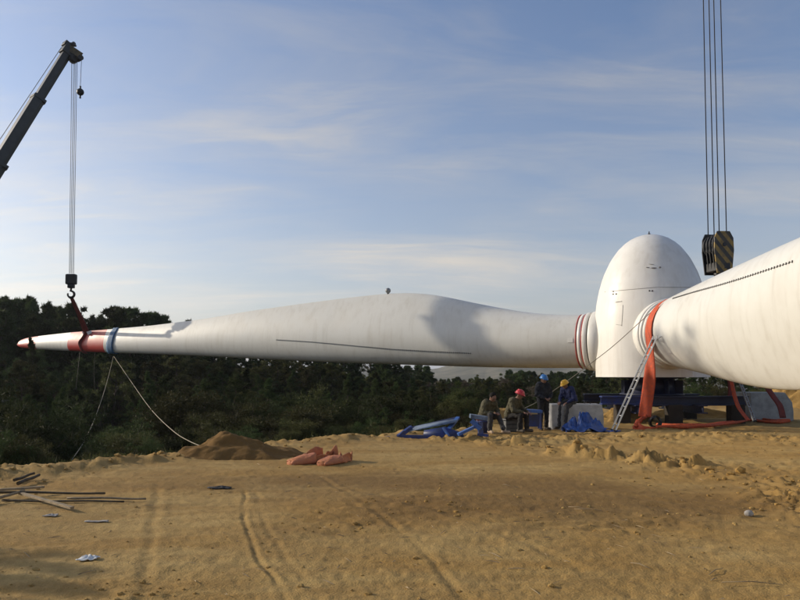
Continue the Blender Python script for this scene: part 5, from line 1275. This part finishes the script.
# undergrowth over the slope
def scatter():
    rg = np.random.default_rng(77); n = 26000
    Y = 10 + 45 * rg.random(n) ** 1.3; X = (-520 + 1150 * rg.random(n) - 0) / F * Y - 0.0; X = ((rg.random(n) * 720 - 90) - 400) / F * Y
    ok = ~inside(X, Y, PAD); d = seg_dist(X, Y, PAD, True); ok &= d > .35; X, Y, d = X[ok], Y[ok], d[ok]
    z = ground(X, Y)[0]; k = len(X); hh = .10 + .35 * rg.random(k) * np.minimum(1, d / 2)
    V, Fc = needles_np(np.stack([X, Y, z + hh * .5], 1), hh, 7, .16, .016, .9, rg)
    me = np_mesh('undergrowth', V, Fc, False); tag(link('undergrowth', me, None, M['leaves']), kind='stuff')
    # clods of earth
    n = 6500; px = rg.random(n) * 1000 - 100; r = np.exp(rg.random(n) * math.log(24 / 3.2)) * 3.2; X = (px - 400) / F * r; Y = r
    lo_ = ground(X, Y); w = .06 + lo_[2] * 1.6 + .35 * (fbm(X * .5 + 3, Y * .5, 2, 31) > .06) + .3 * (X > 3.4) * (Y > 8); ok = (rg.random(n) < w) & inside(X, Y, PAD); X, Y = X[ok], Y[ok]; z = lo_[0][ok]; L2 = lo_[2][ok]; k = len(X)
    ico = bmesh.new(); bmesh.ops.create_icosphere(ico, subdivisions=1, radius=1); iv = np.array([v.co[:] for v in ico.verts]); itf = np.array([[v.index for v in f.verts] for f in ico.faces]); ico.free()
    sz = (.008 + .020 * rg.random(k) ** 3 +   .055 * L2 * rg.random(k) ** 2.6)
    V = iv[None] * (sz[:, None, None] * (.7 + .6 * rg.random((k, 12, 1)))) * np.array([1.2, 1, .75]) + np.stack([X, Y, z + sz * .15], 1)[:, None]
    Fc = itf[None] + (np.arange(k) * 12)[:, None, None]
    me = np_mesh('earth_clods', V.reshape(-1, 3), Fc.reshape(-1, 3), False); tag(link('earth_clods', me, None, M['earth']), kind='stuff')
    # bits of straw, bark and twig
    n = 420; px = rg.random(n) * 900 - 50; r = np.exp(rg.random(n) * math.log(18 / 3.2)) * 3.2; X = (px - 400) / F * r; Y = r; ok = inside(X, Y, PAD); X, Y = X[ok], Y[ok]; k = len(X)
    a = rg.random(k) * 6.28; L = .02 + .09 * rg.random(k) ** 3; wd = .0016 + .003 * rg.random(k); z = ground(X, Y)[0] + .004
    dx, dy = np.cos(a), np.sin(a); q = np.stack([np.stack([X - dx * L - dy * wd, Y - dy * L + dx * wd, z], 1), np.stack([X + dx * L, Y + dy * L, z + .012], 1), np.stack([X - dx * L + dy * wd, Y - dy * L - dx * wd, z], 1), np.stack([X, Y, z + .006 + wd * 2], 1)], 1)
    f = np.array([[0, 1, 3], [1, 2, 3], [2, 0, 3], [0, 2, 1]]); Fc = (f[None] + (np.arange(k) * 4)[:, None, None]).reshape(-1, 3)
    me = np_mesh('straw_and_twigs', q.reshape(-1, 3), Fc, False); tag(link('straw_and_twigs', me, None, M['wood']), kind='stuff')
scatter()
for (px_, py_, ang, L) in [(716, 573, -42, .13), (752, 585, 8, .22), (588, 511, 20, .16), (578, 509, 35, .12), (640, 567, 60, .1)]:
    c = gp(px_, py_); mb = MB(); d = Vector((math.cos(R(ang)), -math.sin(R(ang)), 0)); mb.tube([-d * L, Vector((0, .01, .012)), d * L], [.003, .004, .002], 5)
    o = mb.build('straw', M['wood']); o.location = c + Vector((0, 0, .012)); tag(o, 'pale bent straw lying on the bare ground at the lower right', 'straw', 'straws on the ground')

# far white building on the valley side
def far_hit(px, py):
    d = ray(px, py); ts = np.linspace(120, 6000, 20000); g = ground(d.x * ts, d.y * ts)[0]; z = EYE + d.z * ts; i = int(np.argmax(z < g)); return Vector((d.x * ts[i], d.y * ts[i], g[i]))
fh = far_hit(403, 373.0)
fe = empty('far_building', fh, 'long low white building far off in the haze below the middle of the blade', 'building'); w_ = 16 / F * fh.y; h_ = 3.4 / F * fh.y
mb = MB(); mb.box((0, 0, h_ / 2 - 1), (w_, w_ * .4, h_ + 2)); mb.build('wall', M['far_wall'], fe)
mb = MB(); mb.box((0, 0, h_ + .25), (w_ * 1.04, w_ * .44, .5)); mb.build('roof', M['concrete'], fe)
for i in range(7):
    mb = MB(); mb.box(((i - 3) * w_ / 7.5, -w_ * .2 - .02, h_ * .5), (w_ * .06, .1, h_ * .35)); mb.build('window', M['dark_gap'], fe)

# ------------------------------------------------------------------ the air
hm_ = bpy.data.materials.new('air'); hm_.use_nodes = True; t = NT(hm_.node_tree); t.n.remove(t.n['Principled BSDF'])
pv_ = t.add('ShaderNodeVolumePrincipled'); pv_.inputs['Color'].default_value = (.86, .90, .97, 1); pv_.inputs['Density'].default_value = .00022; pv_.inputs['Anisotropy'].default_value = .35
t.lk(pv_.outputs[0], t.n['Material Output'].inputs['Volume'])
mb = MB(); mb.box((0, 0, 30), (19000, 19000, 160)); tag(mb.build('haze', hm_), kind='stuff')
